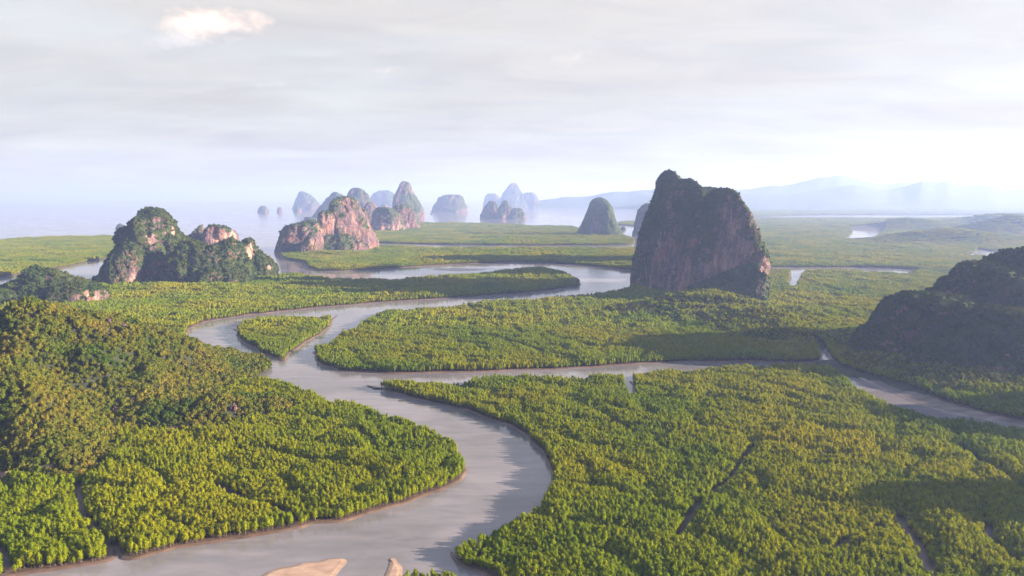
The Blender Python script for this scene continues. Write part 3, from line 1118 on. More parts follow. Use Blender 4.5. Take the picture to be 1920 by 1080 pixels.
karst('limestone_karst', 'rugged massif with a big domed peak and lesser knobs, left of the river loop', 'rock massif', [
    (1640, [(390, 279, 290), (392, 273, 300), (395, 266, 307), (400, 262, 314), (410, 256, 318), (425, 250, 325), (440, 244, 333), (448, 240, 342), (480, 235, 372), (520, 228, 385), (540, 225, 390)], 0.8, 0.3),
    (1630, [(426, 232, 243), (430, 229, 250), (440, 226, 262), (460, 220, 270), (475, 212, 275), (490, 205, 280), (510, 197, 280), (530, 188, 285), (540, 182, 290)], 0.7, 0.2),
    (1530, [(455, 236, 248), (465, 225, 260), (480, 212, 266), (500, 203, 266), (520, 199, 263), (546, 193, 258)], 0.9, 0.2),
    (1560, [(452, 345, 365), (460, 335, 385), (480, 322, 405), (500, 312, 415), (545, 290, 430)], 0.6, 0.1),
    (1585, [(445, 428, 434), (450, 422, 442), (460, 405, 452), (470, 395, 459), (490, 385, 465), (520, 368, 478), (540, 355, 490)], 0.7, 0.3),
    (1640, [(447, 465, 472), (450, 461, 476), (455, 460, 478), (463, 460, 482), (475, 461, 492), (485, 462, 503), (495, 462, 511), (505, 462, 515), (520, 462, 514), (540, 456, 508)], 0.8, 0.3),
    (1530, [(500, 395, 420), (508, 380, 440), (520, 365, 455), (546, 350, 475)], 0.7, 0.2)],
    pale=[(285, 448, 10, 14, 1), (249, 530, 7, 16, 1), (229, 540, 5, 7, 1), (326, 432, 6, 12, .9), (470, 470, 7, 14, .9), (506, 500, 7, 9, 1), (240, 470, 16, 8, -.5), (370, 505, 12, 16, -.6), (392, 470, 8, 18, -.5), (300, 420, 14, 10, -.5)],
    veg=0.44, bush=6.0, res=(90, 120), amp=0.28)

karst('limestone_karst', 'slim pointed pinnacle behind the saddle of the rugged massif', 'rock tower', [
    (2120, [(422, 374, 378), (428, 370, 381), (438, 362, 384), (445, 352, 387), (455, 344, 390), (490, 335, 395)], 0.8, 0.2)], veg=0.2, bush=8, res=(60, 70))
karst('limestone_karst', 'broad rounded dome with a pale orange lower cliff behind the rugged massif', 'rock tower', [
    (2080, [(421, 398, 410), (424, 392, 418), (428, 389, 428), (432, 388, 433), (440, 387, 439), (450, 386, 441), (460, 386, 442), (492, 386, 443)], 0.7, 0.35)],
    pale=[(425, 442, 14, 6, 1), (408, 452, 12, 7, 1), (437, 440, 5, 8, 1)], veg=-0.02, bush=9, res=(60, 80))

karst('limestone_karst', 'small knobbly outcrop with pale cliffs behind the wooded hill at the left edge', 'rock outcrop', [
    (1290, [(500, 60, 74), (504, 52, 84), (508, 46, 95), (515, 42, 112), (525, 28, 132), (535, 10, 150), (550, -20, 165), (560, -40, 175), (582, -60, 180)], 0.7, 0.2),
    (1260, [(530, 128, 155), (534, 115, 170), (538, 110, 180), (545, 106, 187), (555, 102, 189), (570, 100, 188)], 0.6, 0.3),
    (1210, [(555, 42, 60), (560, 35, 65), (570, 33, 67), (590, 30, 68)], 0.9, 0.2),
    (1225, [(545, -30, 0), (552, -50, 20), (565, -60, 40), (592, -70, 45)], 0.8, 0.2)],
    pale=[(182, 556, 7, 12, 1), (163, 556, 6, 12, .9), (142, 556, 9, 14, -.8), (50, 578, 14, 8, 1), (100, 520, 12, 8, -.6)], veg=0.28, bush=5.5, res=(60, 90), amp=0.2)

karst('limestone_karst', 'sunlit salmon pink cliff dome with dark left shoulder at river mouth', 'rock massif', [
    (2560, [(368, 642, 652), (371, 633, 660), (376, 627, 667), (385, 621, 672), (395, 618, 677), (405, 617, 682), (420, 614, 688), (440, 610, 697), (455, 605, 704), (464, 602, 706)], 0.75, 0.45),
    (2480, [(396, 606, 616), (400, 600, 622), (410, 597, 626), (430, 596, 628), (473, 590, 632)], 0.8, 0.4),
    (2450, [(414, 577, 590), (418, 557, 597), (424, 537, 600), (435, 528, 605), (450, 522, 605), (470, 517, 605), (478, 516, 600)], 0.7, 0.1, 0.3),
    (2360, [(437, 582, 597), (445, 575, 602), (460, 567, 605), (482, 562, 607)], 0.8, 0.4),
    (2640, [(390, 674, 682), (395, 672, 686), (405, 672, 690), (430, 670, 696), (462, 668, 703)], 0.8, 0.4),
    (2420, [(440, 615, 650), (450, 608, 670), (462, 602, 685), (476, 598, 690)], 0.5, 0.4, 0.25)],
    pale=[(655, 410, 26, 40, -.9), (685, 450, 22, 30, -.9), (610, 415, 12, 18, .6), (572, 468, 6, 10, 1), (587, 452, 9, 9, .5), (600, 445, 8, 14, -.6)], veg=0.10, bush=11, res=(80, 100), amp=0.22, bush_scale=1.1)

karst('limestone_karst', 'blocky flat topped karst with bright cliff foot, right of the salmon dome', 'rock massif', [
    (3950, [(388, 712, 722), (391, 705, 735), (400, 699, 747), (420, 695, 756), (436, 693, 760)], 0.6, 0.1, 0.15),
    (4150, [(383, 747, 765), (388, 738, 772), (400, 736, 780), (420, 738, 786), (432, 738, 788)], 0.6, 0.3, 0.1)],
    pale=[(742, 429, 17, 8, 1), (715, 430, 8, 6, .6), (766, 421, 4, 4, 1), (720, 415, 10, 14, -.5)], res=(60, 80), bush=0)  # sunlight on the cliff foot is painted in as paler rock
karst('limestone_karst', 'tall hazy blue spire with a shoulder on its right, behind the flat topped karst', 'rock tower', [
    (6000, [(340, 754, 762), (344, 751, 768), (355, 747, 772), (368, 740, 777), (380, 737, 786), (390, 736, 793), (400, 736, 796), (412, 737, 796)], 0.7, 0.2)], res=(60, 70), veg=0.1)
karst('limestone_karst', 'hazy blue pyramid shaped karst directly behind the left side of the salmon dome', 'rock tower', [
    (6500, [(360, 625, 632), (366, 618, 641), (378, 608, 650), (390, 598, 655), (400, 588, 655), (407, 583, 655)], 0.6, 0.0)], res=(50, 60), veg=0.2)
karst('limestone_karst', 'hazy blue square shouldered karst rising right of the salmon dome summit', 'rock tower', [
    (5900, [(352, 661, 673), (356, 655, 683), (358, 653, 684), (365, 651, 692), (380, 648, 697), (412, 640, 702)], 0.6, 0.0)], res=(50, 60), veg=0.2)
karst('limestone_karst', 'small pinkish blue dome tucked between the salmon dome and the flat topped karst', 'rock tower', [
    (4600, [(379, 690, 699), (383, 685, 704), (392, 682, 706), (405, 681, 707), (425, 680, 707)], 0.7, 0.3)], res=(40, 50), veg=0.05)
karst('limestone_karst', 'very faint broad karst left of the tall hazy spire', 'rock tower', [
    (11800, [(357, 712, 728), (362, 701, 738), (372, 694, 744), (389, 690, 750)], 0.6, 0.0)], res=(40, 50), veg=0.2)
karst('rock_islet', 'tiny hazy knob beside the tall hazy spire', 'islet', [
    (8300, [(382, 717, 724), (388, 714, 727), (399, 712, 729)], 0.7, 0.0)], res=(30, 40), veg=0.2)
karst('limestone_karst', 'faint pale karst with a steep left side, farthest left of the island cluster', 'rock tower', [
    (10600, [(359, 562, 570), (364, 558, 580), (374, 554, 592), (384, 551, 599), (392, 549, 602)], 0.6, 0.0)], res=(40, 50), veg=0.2)
karst('rock_islet', 'small pointed islet in front of the faint pale karst', 'islet', [
    (8700, [(387, 554, 559), (391, 552, 563), (397, 550, 566)], 0.7, 0.0)], res=(30, 40), veg=0.15)
karst('rock_islet', 'lone dome shaped islet on the open sea, larger of a pair', 'islet', [
    (8500, [(386, 489, 496), (389, 486, 500), (393, 484, 502), (398, 483, 503)], 0.7, 0.0)], res=(30, 40), veg=0.15)
karst('rock_islet', 'lone stubby islet on the open sea, smaller of a pair', 'islet', [
    (8500, [(389, 522, 527), (392, 520, 529), (398, 519, 530)], 0.7, 0.2)], res=(30, 40), veg=0.0)
karst('rock_islet', 'low blue islet in the water left of the salmon dome', 'islet', [
    (5300, [(407, 572, 585), (410, 570, 596), (417, 569, 600)], 0.7, 0.0)], res=(30, 40), veg=0.2)
karst('rock_islet', 'small tent shaped islet offshore of the far left mangrove', 'islet', [
    (4200, [(419, 223, 227), (424, 219, 232), (429, 217, 236), (431, 217, 237)], 0.7, 0.0)], res=(30, 40), veg=0.3)
karst('limestone_karst', 'low hazy blue block standing alone in the middle of the sea', 'rock island', [
    (8800, [(365, 840, 860), (367, 831, 864), (372, 822, 869), (380, 817, 872), (388, 813, 876), (397, 810, 878)], 0.6, 0.0)], res=(50, 60), veg=0.2)
karst('rock_islet', 'tiny rock at the left foot of the low hazy block', 'islet', [
    (7700, [(399, 808, 811), (401, 806, 813)], 0.8, 0.0)], res=(20, 24), veg=0.2)
karst('limestone_karst', 'blue triple humped island in front of the palest far massif', 'rock island', [
    (6150, [(377, 917, 926), (382, 912, 931), (392, 905, 937), (404, 900, 942), (409, 899, 944)], 0.6, 0.0),
    (6050, [(376, 943, 950), (382, 939, 954), (390, 934, 960), (411, 926, 968)], 0.6, 0.0),
    (6050, [(390, 964, 975), (394, 959, 979), (402, 955, 984), (411, 948, 985)], 0.6, 0.0)], res=(50, 60), veg=0.2)
karst('limestone_karst', 'palest far massif with a central summit and two low wings', 'rock island', [
    (12300, [(343, 960, 967), (350, 951, 974), (360, 945, 979), (370, 940, 982), (389, 932, 992)], 0.5, 0.0),
    (12600, [(363, 915, 927), (370, 909, 938), (388, 905, 948)], 0.5, 0.0),
    (12500, [(361, 986, 1000), (366, 978, 1006), (375, 975, 1011), (388, 970, 1013)], 0.5, 0.0)], res=(40, 50), veg=0.15)
karst('limestone_karst', 'smooth blue cone shaped karst left of the tall twin humped tower', 'rock tower', [
    (3500, [(370, 1120, 1128), (374, 1112, 1136), (382, 1106, 1143), (395, 1101, 1149), (408, 1096, 1153), (420, 1091, 1157), (432, 1085, 1164), (443, 1081, 1170)], 0.75, -0.2)], res=(80, 100), veg=0.3, amp=0.12, bush=0)
karst('limestone_karst', 'blue karst mostly hidden behind the left edge of the tall twin humped tower', 'rock tower', [
    (3500, [(381, 1211, 1220), (385, 1204, 1226), (395, 1198, 1234), (405, 1194, 1242), (420, 1191, 1250), (435, 1188, 1256), (444, 1186, 1260)], 0.7, -0.1)], res=(60, 80), veg=0.25)
karst('rock_islet', 'small pinkish rock at the right foot of the blue cone', 'islet', [
    (4100, [(425, 1166, 1170), (428, 1163, 1173), (433, 1162, 1174)], 0.7, 0.0)], res=(24, 30), veg=0.1)
karst('limestone_karst', 'dark shaded karst with stepped summits at the right edge', 'rock massif', [
    (800, [(551, 1732, 1768), (553, 1712, 1785), (560, 1693, 1805), (575, 1680, 1825), (600, 1665, 1855), (630, 1652, 1885), (650, 1644, 1905), (675, 1636, 1920), (695, 1630, 1930)], 0.7, -0.45),
    (830, [(490, 1828, 1850), (494, 1816, 1866), (504, 1805, 1880), (520, 1797, 1900), (538, 1787, 1925), (556, 1770, 1940), (600, 1745, 1970), (650, 1715, 1990), (690, 1700, 2000)], 0.75, -0.4),
    (850, [(462, 1962, 1990), (467, 1938, 2022), (475, 1916, 2060), (484, 1902, 2090), (500, 1892, 2110), (550, 1865, 2160), (650, 1842, 2200), (690, 1832, 2220)], 0.8, -0.3),
    (740, [(585, 1870, 1990), (610, 1820, 2040), (650, 1760, 2080), (690, 1715, 2100), (735, 1690, 2120)], 0.6, -0.3)],
    pale=[(1905, 645, 20, 34, .25), (1858, 632, 12, 24, .1), (1862, 690, 10, 20, .1)], veg=0.52, bush=3.6, res=(120, 160), amp=0.19, bush_scale=0.6, square=0.75)
# unseen ridge added beyond the right edge to shade the lower right wood
karst('limestone_karst', 'added unseen ridge beyond the right edge that shades the lower right wood', 'rock massif', [
    (372, [(545, 3600, 3680), (560, 3520, 3780), (600, 3440, 3880), (680, 3380, 3960), (1100, 3320, 4040)], 0.45, 0.0),
    (560, [(620, 2440, 2560), (640, 2360, 2640), (690, 2300, 2720), (760, 2200, 2780), (830, 2160, 2820)], 0.75, 0.0)],
    veg=0.35, bush=9, res=(60, 90), amp=0.1)

# ------------------------------------------------------------------ far mountains
def mountain(name, crest, Y, thick, seed):
    xs, zs = [], []
    px = np.array([c[0] for c in crest], float)
    py = np.array([c[1] for c in crest], float)
    p = np.linspace(px[0], px[-1], 160)
    x, z = on_plane(p, np.interp(p, px, py), Y)
    z = np.maximum(z + 20 * fbm(x * 0.0022, x * 0, seed, 5, gain=0.6), -2)
    V, Fc = [], []
    ts = np.linspace(-1, 1, 17)
    prof = (1 - np.abs(ts)) ** 0.9
    for i in range(len(p)):
        for t, pr in zip(ts, prof):
            rough = 1 + 0.25 * float(fbm(x[i] * 0.0016, t * 3.0, seed, 4)) * (1 - pr)
            V.append((x[i] * (1 + t * thick / Y), Y + t * thick, z[i] * pr * rough - 2))
    for i in range(len(p) - 1):
        for k in range(16):
            a = i * 17 + k
            Fc.append((a, a + 17, a + 18, a + 1))
    return tag(mesh_obj(name, V, Fc, [M_FARWOOD]), kind='structure')


mountain('mountains', [(1380, 357), (1410, 354), (1440, 350), (1480, 346), (1520, 337), (1550, 331), (1573, 327), (1592, 331), (1620, 340), (1660, 344), (1700, 341), (1740, 345), (1800, 350), (1900, 354), (2050, 360), (2200, 366)], 13500, 1300, 1.0)
mountain('mountains', [(1200, 366), (1330, 363), (1440, 362), (1500, 358), (1560, 352), (1607, 345), (1630, 349), (1665, 356), (1700, 348), (1735, 340), (1752, 343), (1780, 339), (1802, 346), (1860, 347), (1892, 354), (1925, 350), (1980, 350), (2100, 356), (2300, 364)], 11200, 1300, 2.0)
mountain('mountains', [(1000, 377), (1040, 372), (1100, 366), (1150, 361), (1200, 357), (1260, 352), (1320, 354), (1400, 360), (1470, 372)], 12800, 700, 3.0)
HAZE_TOP = 660.0

# ------------------------------------------------------------------ woods
def land_mask(x, y, margin, keys=None):
    ok = np.zeros(x.shape, bool)
    for key, P in OUT.items():
        if keys and key not in keys:
            continue
        lo, hi = P.min(0), P.max(0)
        s = (x > lo[0]) & (x < hi[0]) & (y > lo[1]) & (y < hi[1])
        if not s.any():
            continue
        xi, yi = x[s], y[s]
        ins = inside(xi, yi, P)
        if margin > 0 and ins.any():
            ii = np.where(ins)[0]
            d = edge_dist(xi[ii], yi[ii], P)
            ins[ii[d < margin]] = False
        t = np.zeros(x.shape, bool)
        t[np.where(s)[0]] = ins
        ok |= t
    for P in POND_OUT:
        ok &= ~inside(x, y, P)
    return ok


def in_view(x, y, z=8.0, pad=60, lo=-1e9, hi=1140):
    px, py = project(x, y, z)
    return (px > -pad) & (px < 1920 + pad) & (py < hi)


def jgrid(x0, x1, y0, y1, step, jit=0.42):
    X, Y = np.meshgrid(np.arange(x0, x1, step), np.arange(y0, y1, step))
    X = X + (np.arange(X.shape[0])[:, None] % 2) * step * 0.5
    X = X + RNG.uniform(-jit, jit, X.shape) * step
    Y = Y + RNG.uniform(-jit, jit, Y.shape) * step
    return X.ravel(), Y.ravel()


def canopy_scale(x, y):
    wx = x + 14 * fbm(x * 0.02, y * 0.02, 0.3, 3)
    wy = y + 14 * fbm(x * 0.02, y * 0.02, 7.9, 3)
    f, cid = cells(wx / 62.0, wy / 40.0)
    f2, cid2 = cells(wx / 21.0 + 3.3, wy / 16.0)
    h = 0.58 + 0.34 * sstep(0.0, 0.30, f) + 0.16 * sstep(0.0, 0.35, f2) + 0.34 * (cid - 0.5) + 0.14 * (cid2 - 0.5)
    return h, f


NEAR_Y, MID_Y = 1000.0, 4200.0
x, y = jgrid(-900, 1080, 245, NEAR_Y, 2.15)
k = in_view(x, y, 8, 420, hi=1200)
x, y = x[k], y[k]
hh = hill_height(x, y)
k = hh < 1.2
x, y = x[k], y[k]
k = land_mask(x, y, 1.6)
x, y = x[k], y[k]
gap = np.full(x.shape, 99.0)
for g, w in CREEK_G:
    gap = np.minimum(gap, edge_dist(x, y, g, False) - w * 0.5 - 1.0 * fbm(x * 0.08, y * 0.08, 2.2, 2))
k = gap > 0
x, y, gap = x[k], y[k], gap[k]
sc, f = canopy_scale(x, y)
sc = 0.9 * sc * (0.78 + 0.22 * sstep(0, 9, gap)) * RNG.uniform(0.82, 1.16, x.shape)
tipx, tipy = ground(700, 724)
keep = (RNG.random(x.shape) < np.where(f < 0.05, 0.75, 0.97)) & (np.hypot(x - tipx, y - tipy) > 14)
x, y, sc = x[keep], y[keep], sc[keep]
zb = 0.7 + mound_height(x, y)
near = dict(x=x, y=y, z=zb, s=sc)

# the 300 mangroves that show largest become trees of their own
px, py = project(x, y, zb + 5)
vis = (px > 4) & (px < 1916) & (py < 1072) & (py > 900)
dist = np.sqrt(x ** 2 + y ** 2 + (CAM_H - 5) ** 2)
order = np.where(vis)[0]
score = sc[order] / dist[order]
order = order[np.argsort(-score)][:300]
single = np.zeros(x.shape, bool)
single[order] = True
NEAR_KEY = np.array(['right'] * len(x), dtype=object)
for key in ('left', 'near_islet'):
    NEAR_KEY[inside(x, y, OUT[key])] = key
TL = {'left': 'bushy green mangrove in the dense stand along the left river bank, lower left corner',
      'right': 'bushy mangrove in the dense wood at the bottom edge, right of the river',
      'near_islet': 'bushy mangrove on the little islet beside the narrow sandbar at the bottom'}
for i in order:
    key = NEAR_KEY[i]
    t = bpy.data.objects.new('mangrove_tree', None)
    C.objects.link(t)
    t.empty_display_size = 1
    t.location = (x[i], y[i], zb[i])
    t.rotation_euler = (0, 0, RNG.uniform(0, 6.28))
    w = RNG.uniform(0.85, 1.2)
    t.scale = (w, w, sc[i])
    tag(t, TL[key], 'tree', {'left': 'mangroves on the left river bank', 'right': 'mangroves right of the river', 'near_islet': 'mangroves on the little islet'}[key])
    v = int(RNG.integers(0, 7))
    for nm, me in (('crown', TREE_CROWN[v]), ('trunk', TREE_TRUNK[v])):
        o = bpy.data.objects.new(nm, me)
        C.objects.link(o)
        o.parent = t
x, y, zb, sc = x[~single], y[~single], zb[~single], sc[~single]
n = len(x)
w = RNG.uniform(0.7, 1.3, n) * (1 + 0.25 * (RNG.random(n) < 0.06))
batches = [('mangrove_source', np.stack([x, y, zb], 1), np.stack([w, w, sc], 1), np.stack([np.zeros(n), np.zeros(n), RNG.uniform(0, 6.28, n)], 1))]
print('near mangroves', n)

# middle distance: canopy tiles inside, single trees along the shores
X, Y = np.meshgrid(np.arange(-4200, 4300, 20.0), np.arange(NEAR_Y + 10, MID_Y, 20.0))
x, y = X.ravel(), Y.ravel()
k = in_view(x, y, 8, 480)
x, y = x[k], y[k]
mid_in = np.zeros(x.shape, int)
for ax, ay in ((0, 0), (13, 0), (-13, 0), (0, 13), (0, -13), (10, 10), (-10, 10), (10, -10), (-10, -10)):
    mid_in += land_mask(x + ax, y + ay, 0)
gap = np.full(x.shape, 99.0)
for g, w in CREEK_G:
    gap = np.minimum(gap, edge_dist(x, y, g, False) - w * 0.5)
full = (mid_in == 9) & (gap > 12)
part = (mid_in > 0) & ~full
xf, yf = x[full], y[full]
n = len(xf)
xf = xf + RNG.uniform(-2, 2, n)
yf = yf + RNG.uniform(-2, 2, n)
scm, f = canopy_scale(xf, yf)
scm = scm * RNG.uniform(0.85, 1.2, n) * np.where(RNG.random(n) < 0.06, 0.72, 1)
batches.append(('canopy_source', np.stack([xf, yf, 0.6 + mound_height(xf, yf)], 1), np.stack([np.ones(n), np.ones(n), scm], 1),
                np.stack([np.zeros(n), np.zeros(n), RNG.integers(0, 4, n) * 1.5708 + RNG.uniform(-.2, .2, n)], 1)))
print('canopy tiles', n)
xs, ys = [], []
for cx, cy_ in zip(x[part], y[part]):
    st = 3.2 if cy_ < 2200 else 4.5
    a, b = np.meshgrid(np.arange(-10, 10, st), np.arange(-10, 10, st))
    xs.append(cx + a.ravel()); ys.append(cy_ + b.ravel())
x, y = np.concatenate(xs), np.concatenate(ys)
x = x + RNG.uniform(-1.2, 1.2, x.shape)
y = y + RNG.uniform(-1.2, 1.2, y.shape)
k = land_mask(x, y, 2.0)
x, y = x[k], y[k]
gap = np.full(x.shape, 99.0)
for g, w in CREEK_G:
    gap = np.minimum(gap, edge_dist(x, y, g, False) - w * 0.5)
k = gap > 0
x, y = x[k], y[k]
n = len(x)
w = RNG.uniform(1.0, 1.4, n) * np.where(y > 2200, 1.35, 1)
scm, f = canopy_scale(x, y)
batches.append(('mangrove_source', np.stack([x, y, 0.6 + mound_height(x, y)], 1), np.stack([w, w, scm * RNG.uniform(.85, 1.1, n)], 1),
                np.stack([np.zeros(n), np.zeros(n), RNG.uniform(0, 6.28, n)], 1)))
print('shore trees', n)
# far woods: larger tiles
X, Y = np.meshgrid(np.arange(-9000, 12000, 62.0), np.arange(MID_Y + 20, 15500, 62.0))
x, y = X.ravel() + RNG.uniform(-14, 14, X.size), Y.ravel() + RNG.uniform(-14, 14, X.size)
k = in_view(x, y, 8, 100)
x, y = x[k], y[k]
k = land_mask(x, y, 30)
x, y = x[k], y[k]
n = len(x)
batches.append(('canopy_source', np.stack([x, y, 0.5 + mound_height(x, y)], 1), np.stack([np.full(n, 3.2), np.full(n, 3.2), RNG.uniform(1.0, 1.6, n)], 1),
                np.stack([np.zeros(n), np.zeros(n), RNG.uniform(0, 6.28, n)], 1)))
print('far tiles', n)
tag(scatter_node_pair('mangrove_forest', batches), 'dense green mangrove forest covering the river flats', 'forest', kind='stuff')

# jungle on the near hill
x, y = jgrid(xl_, -190, 400, 960, 3.4)
z = hill_height(x, y)
k = (z > 1.0) & in_view(x, y, z, 120, hi=1160)
x, y, z = x[k], y[k], z[k]
px, py = project(x, y, z)
ROCKY = [(15, 905, 40, 14), (90, 880, 22, 10), (160, 586, 16, 7), (205, 610, 8, 22), (232, 612, 8, 12), (250, 752, 12, 7), (438, 770, 12, 18), (325, 805, 16, 7), (215, 772, 9, 12)]
bare = np.zeros(x.shape)
for a, b, rx, ry in ROCKY:
    bare = np.maximum(bare, np.exp(-(((px - a) / rx) ** 2 + ((py - b) / ry) ** 2)))
k = bare < RNG.uniform(0.35, 0.65, x.shape)
x, y, z, px, py = x[k], y[k], z[k], px[k], py[k]
sc = RNG.uniform(0.45, 1.12, x.shape) * (1 + 0.25 * fbm(x * 0.03, y * 0.03, 6.1, 3))
vis = (px > 4) & (px < 1900) & (py > 560) & (py < 930)
gy, gx = hill_height(x, y + 3) - z, hill_height(x + 3, y) - z
facing = (x * gx + y * gy) / np.hypot(x, y) > 0.0
order = np.where(vis & facing)[0]
order = order[np.argsort(np.hypot(x[order], y[order]) / sc[order])][:300]
single = np.zeros(x.shape, bool)
single[order] = True
for i in order:
    t = bpy.data.objects.new('jungle_tree', None)
    C.objects.link(t)
    t.empty_display_size = 1
    t.location = (x[i], y[i], z[i] - 0.3)
    t.rotation_euler = (0, 0, RNG.uniform(0, 6.28))
    t.scale = (sc[i],) * 3
    tag(t, 'olive jungle tree on the lower slopes of the wooded hill at the left edge', 'tree', 'jungle trees on the lower slopes of the hill')
    v = int(RNG.integers(0, 7))
    for nm, me in (('crown', JUNGLE_CROWN[v]), ('trunk', JUNGLE_TRUNK)):
        o = bpy.data.objects.new(nm, me)
        C.objects.link(o)
        o.parent = t
k = ~single
n = int(k.sum())
print('hill trees', n)
b2 = [('jungle_source', np.stack([x[k], y[k], z[k] - 0.3], 1), sc[k][:, None] * np.ones((1, 3)), np.stack([RNG.uniform(-.15, .15, n), RNG.uniform(-.15, .15, n), RNG.uniform(0, 6.28, n)], 1))]
# taller mixed trees round the foot of the tall karst and the right karst
xx, yy = jgrid(120, 800, 620, 1330, 6.5)
mh = mound_height(xx, yy)
kk = (mh > 2.2) & in_view(xx, yy, mh, 120)
xx, yy, mh = xx[kk], yy[kk], mh[kk]
kk = land_mask(xx, yy, 5)
xx, yy, mh = xx[kk], yy[kk], mh[kk]
n = len(xx)
b2.append(('jungle_source', np.stack([xx, yy, mh + 3.0], 1), RNG.uniform(0.8, 1.35, (n, 1)) * np.ones((1, 3)), np.stack([np.zeros(n), np.zeros(n), RNG.uniform(0, 6.28, n)], 1)))
tag(scatter_node_pair('jungle_forest', b2), 'olive brown jungle covering the hill slopes', 'forest', kind='stuff')
# bare limestone ribs showing through the trees of the hill
def crag(px_, py_, w, h, seed):
    # walk the sight line until it meets the hill
    dx, dy, dz = [float(v) for v in ray(px_, py_)]
    t = 300.0
    while t < 1100:
        if CAM_H + dz * t < float(hill_height(np.array([dx * t]), np.array([dy * t]))[0]):
            break
        t += 2.0
    return dx * t, dy * t, CAM_H + dz * t


CR = [(12, 905, 26, 12), (45, 900, 12, 9), (92, 884, 10, 8), (160, 588, 14, 7), (205, 612, 7, 14), (232, 614, 6, 9), (250, 753, 9, 7), (438, 770, 8, 15), (325, 806, 12, 6), (216, 772, 7, 10)]
CL = ['bright white cliff at the foot of the wooded hill, left edge', 'low white rock beside the bright cliff at the hill foot', 'grey white rock among trees above the hill foot',
      'weathered rock just under the summit of the wooded hill', 'long pinkish rib of rock right of the hill summit', 'short pinkish rib on the hill ridge, farthest from the summit', 'pale rock at the head of the low spur',
      'pink upright rock face at the right end of the low spur', 'flat pinkish rock where the low spur meets the mangroves', 'tan rock in the shaded gully of the hill']
for q, ((a, b, w, h), lab) in enumerate(zip(CR, CL)):
    cx, cy_, cz = crag(a, b, w, h, q)
    s = math.sqrt(cx * cx + cy_ * cy_) / F
    bm = bmesh.new()
    bmesh.ops.create_icosphere(bm, subdivisions=4, radius=1.0)
    co = np.array([v.co for v in bm.verts])
    nn = fbm(co[:, 0] * 1.6 + q * 5, co[:, 1] * 1.6, co[:, 2] * 0.9, 4, gain=0.6)
    n2 = fbm(co[:, 0] * 5 + q * 5, co[:, 1] * 5, co[:, 2] * 2.5, 3)
    co = co * (1 + 0.35 * nn + 0.12 * n2)[:, None]
    co = co * np.array((w * s, w * s * 0.7, h * s * 1.0)) * (1.0 if q < 2 else 0.8) + np.array((cx, cy_, cz))
    Fc = [tuple(v.index for v in f_.verts) for f_ in bm.faces]
    bm.free()
    o = mesh_obj('rock', co, Fc, [M_ROCK], smooth=False)
    set_attr(o.data, 'veg', np.full(len(co), 0.0 if q < 2 else 0.32))
    set_attr(o.data, 'pale', np.full(len(co), 0.8 if q < 2 else 0.0))
    tag(o, lab, 'rock')

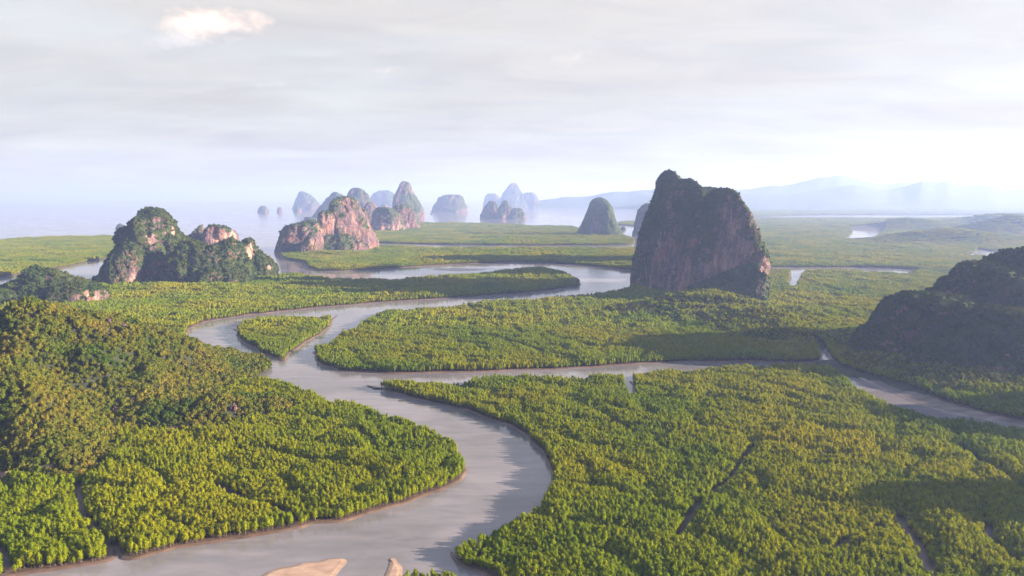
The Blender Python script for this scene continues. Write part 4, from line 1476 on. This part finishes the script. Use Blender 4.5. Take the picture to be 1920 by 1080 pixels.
# ------------------------------------------------------------------ clouds (real bodies of vapour above the haze)
def cloud(label, px_, py_, w, h, Y, dens, color, seed, thr=0.0):
    x0, z0 = on_plane(px_, py_, Y)
    s = Y / F
    W, H_ = w * s, h * s
    me = bpy.data.meshes.new('cloud')
    bm = bmesh.new()
    bmesh.ops.create_icosphere(bm, subdivisions=4, radius=1.0)
    for v in bm.verts:
        v.co = Vector((v.co.x * W * 0.5, v.co.y * W * 0.35, v.co.z * H_ * 0.5))
    bm.to_mesh(me)
    bm.free()
    o = bpy.data.objects.new('cloud', me)
    o.location = (float(x0), Y, float(z0))
    C.objects.link(o)
    mt, nt, out = new_mat('cloud_vapour')
    tc = nt.nodes.new('ShaderNodeTexCoord')
    nz = noise_node(nt, tc.outputs['Object'], 4.0 / W, 7, 0.6, 0.5, (1, 1, 1.7))
    ln = nt.nodes.new('ShaderNodeVectorMath')
    ln.operation = 'MULTIPLY'
    ln.inputs[1].default_value = (2 / W, 2 / (W * 0.7), 2 / H_)
    nt.links.new(tc.outputs['Object'], ln.inputs[0])
    l2 = nt.nodes.new('ShaderNodeVectorMath')
    l2.operation = 'LENGTH'
    nt.links.new(ln.outputs[0], l2.inputs[0])
    a = nt.nodes.new('ShaderNodeMath')            # noise*k - radius
    a.operation = 'MULTIPLY_ADD'
    a.inputs[1].default_value = 2.6
    a.inputs[2].default_value = -0.72 - thr
    nt.links.new(nz, a.inputs[0])
    b = nt.nodes.new('ShaderNodeMath')
    b.operation = 'SUBTRACT'
    nt.links.new(a.outputs[0], b.inputs[0])
    nt.links.new(l2.outputs['Value'], b.inputs[1])
    c = nt.nodes.new('ShaderNodeMapRange')
    c.inputs['From Min'].default_value = 0.0
    c.inputs['From Max'].default_value = 0.8
    c.inputs['To Max'].default_value = dens
    nt.links.new(b.outputs[0], c.inputs['Value'])
    vol = nt.nodes.new('ShaderNodeVolumePrincipled')
    vol.inputs['Color'].default_value = (*color, 1)
    ab = 0.8 if color[0] > 0.6 else 0.55
    vol.inputs['Absorption Color'].default_value = (ab, ab, ab, 1)
    vol.inputs['Anisotropy'].default_value = 0.2
    nt.links.new(c.outputs[0], vol.inputs['Density'])
    nt.links.new(vol.outputs[0], out.inputs['Volume'])
    me.materials.append(mt)
    tag(o, label, 'cloud', kind='stuff')
    return o


cloud('peach lit puffy cloud at the upper left of the sky', 388, 44, 262, 56, 5200, 0.008, (0.66, 0.46, 0.37), 1, -0.10)  # peach sunlight is put into the vapour colour itself
cloud('grey mauve wisp of cloud below the peach lit puff', 345, 76, 240, 36, 5100, 0.005, (0.42, 0.40, 0.47), 2, 0.0)

cloud('small rosy wisp of cloud high over the middle of the bay', 725, 132, 90, 34, 6500, 0.0016, (0.50, 0.38, 0.36), 3, 0.05)
cloud('pair of faint grey wisps of cloud above the cone shaped karst', 1075, 108, 150, 44, 6500, 0.0016, (0.36, 0.33, 0.34), 4, 0.05)
cloud('thin lavender streak of cloud above the left bay', 520, 158, 190, 24, 6500, 0.0016, (0.36, 0.35, 0.41), 5, 0.05)
# ------------------------------------------------------------------ haze
x0, x1, y0, y1, z0, z1 = -42000, 42000, -42000, 42000, -3.0, HAZE_TOP
V = [(a, b, c) for a in (x0, x1) for b in (y0, y1) for c in (z0, z1)]
Fc = [(0, 1, 3, 2), (4, 6, 7, 5), (0, 4, 5, 1), (2, 3, 7, 6), (0, 2, 6, 4), (1, 5, 7, 3)]
mt, nt, out = new_mat('haze')
vol = nt.nodes.new('ShaderNodeVolumePrincipled')
vol.inputs['Color'].default_value = (0.29, 0.38, 0.72, 1)
vol.inputs['Absorption Color'].default_value = (0.25, 0.25, 0.25, 1)
vol.inputs['Density'].default_value = 0.000102
vol.inputs['Anisotropy'].default_value = 0.25
nt.links.new(vol.outputs[0], out.inputs['Volume'])
hz = mesh_obj('haze', V, Fc, [mt], smooth=False)
tag(hz, 'pale blue morning haze over the bay', 'haze', kind='stuff')
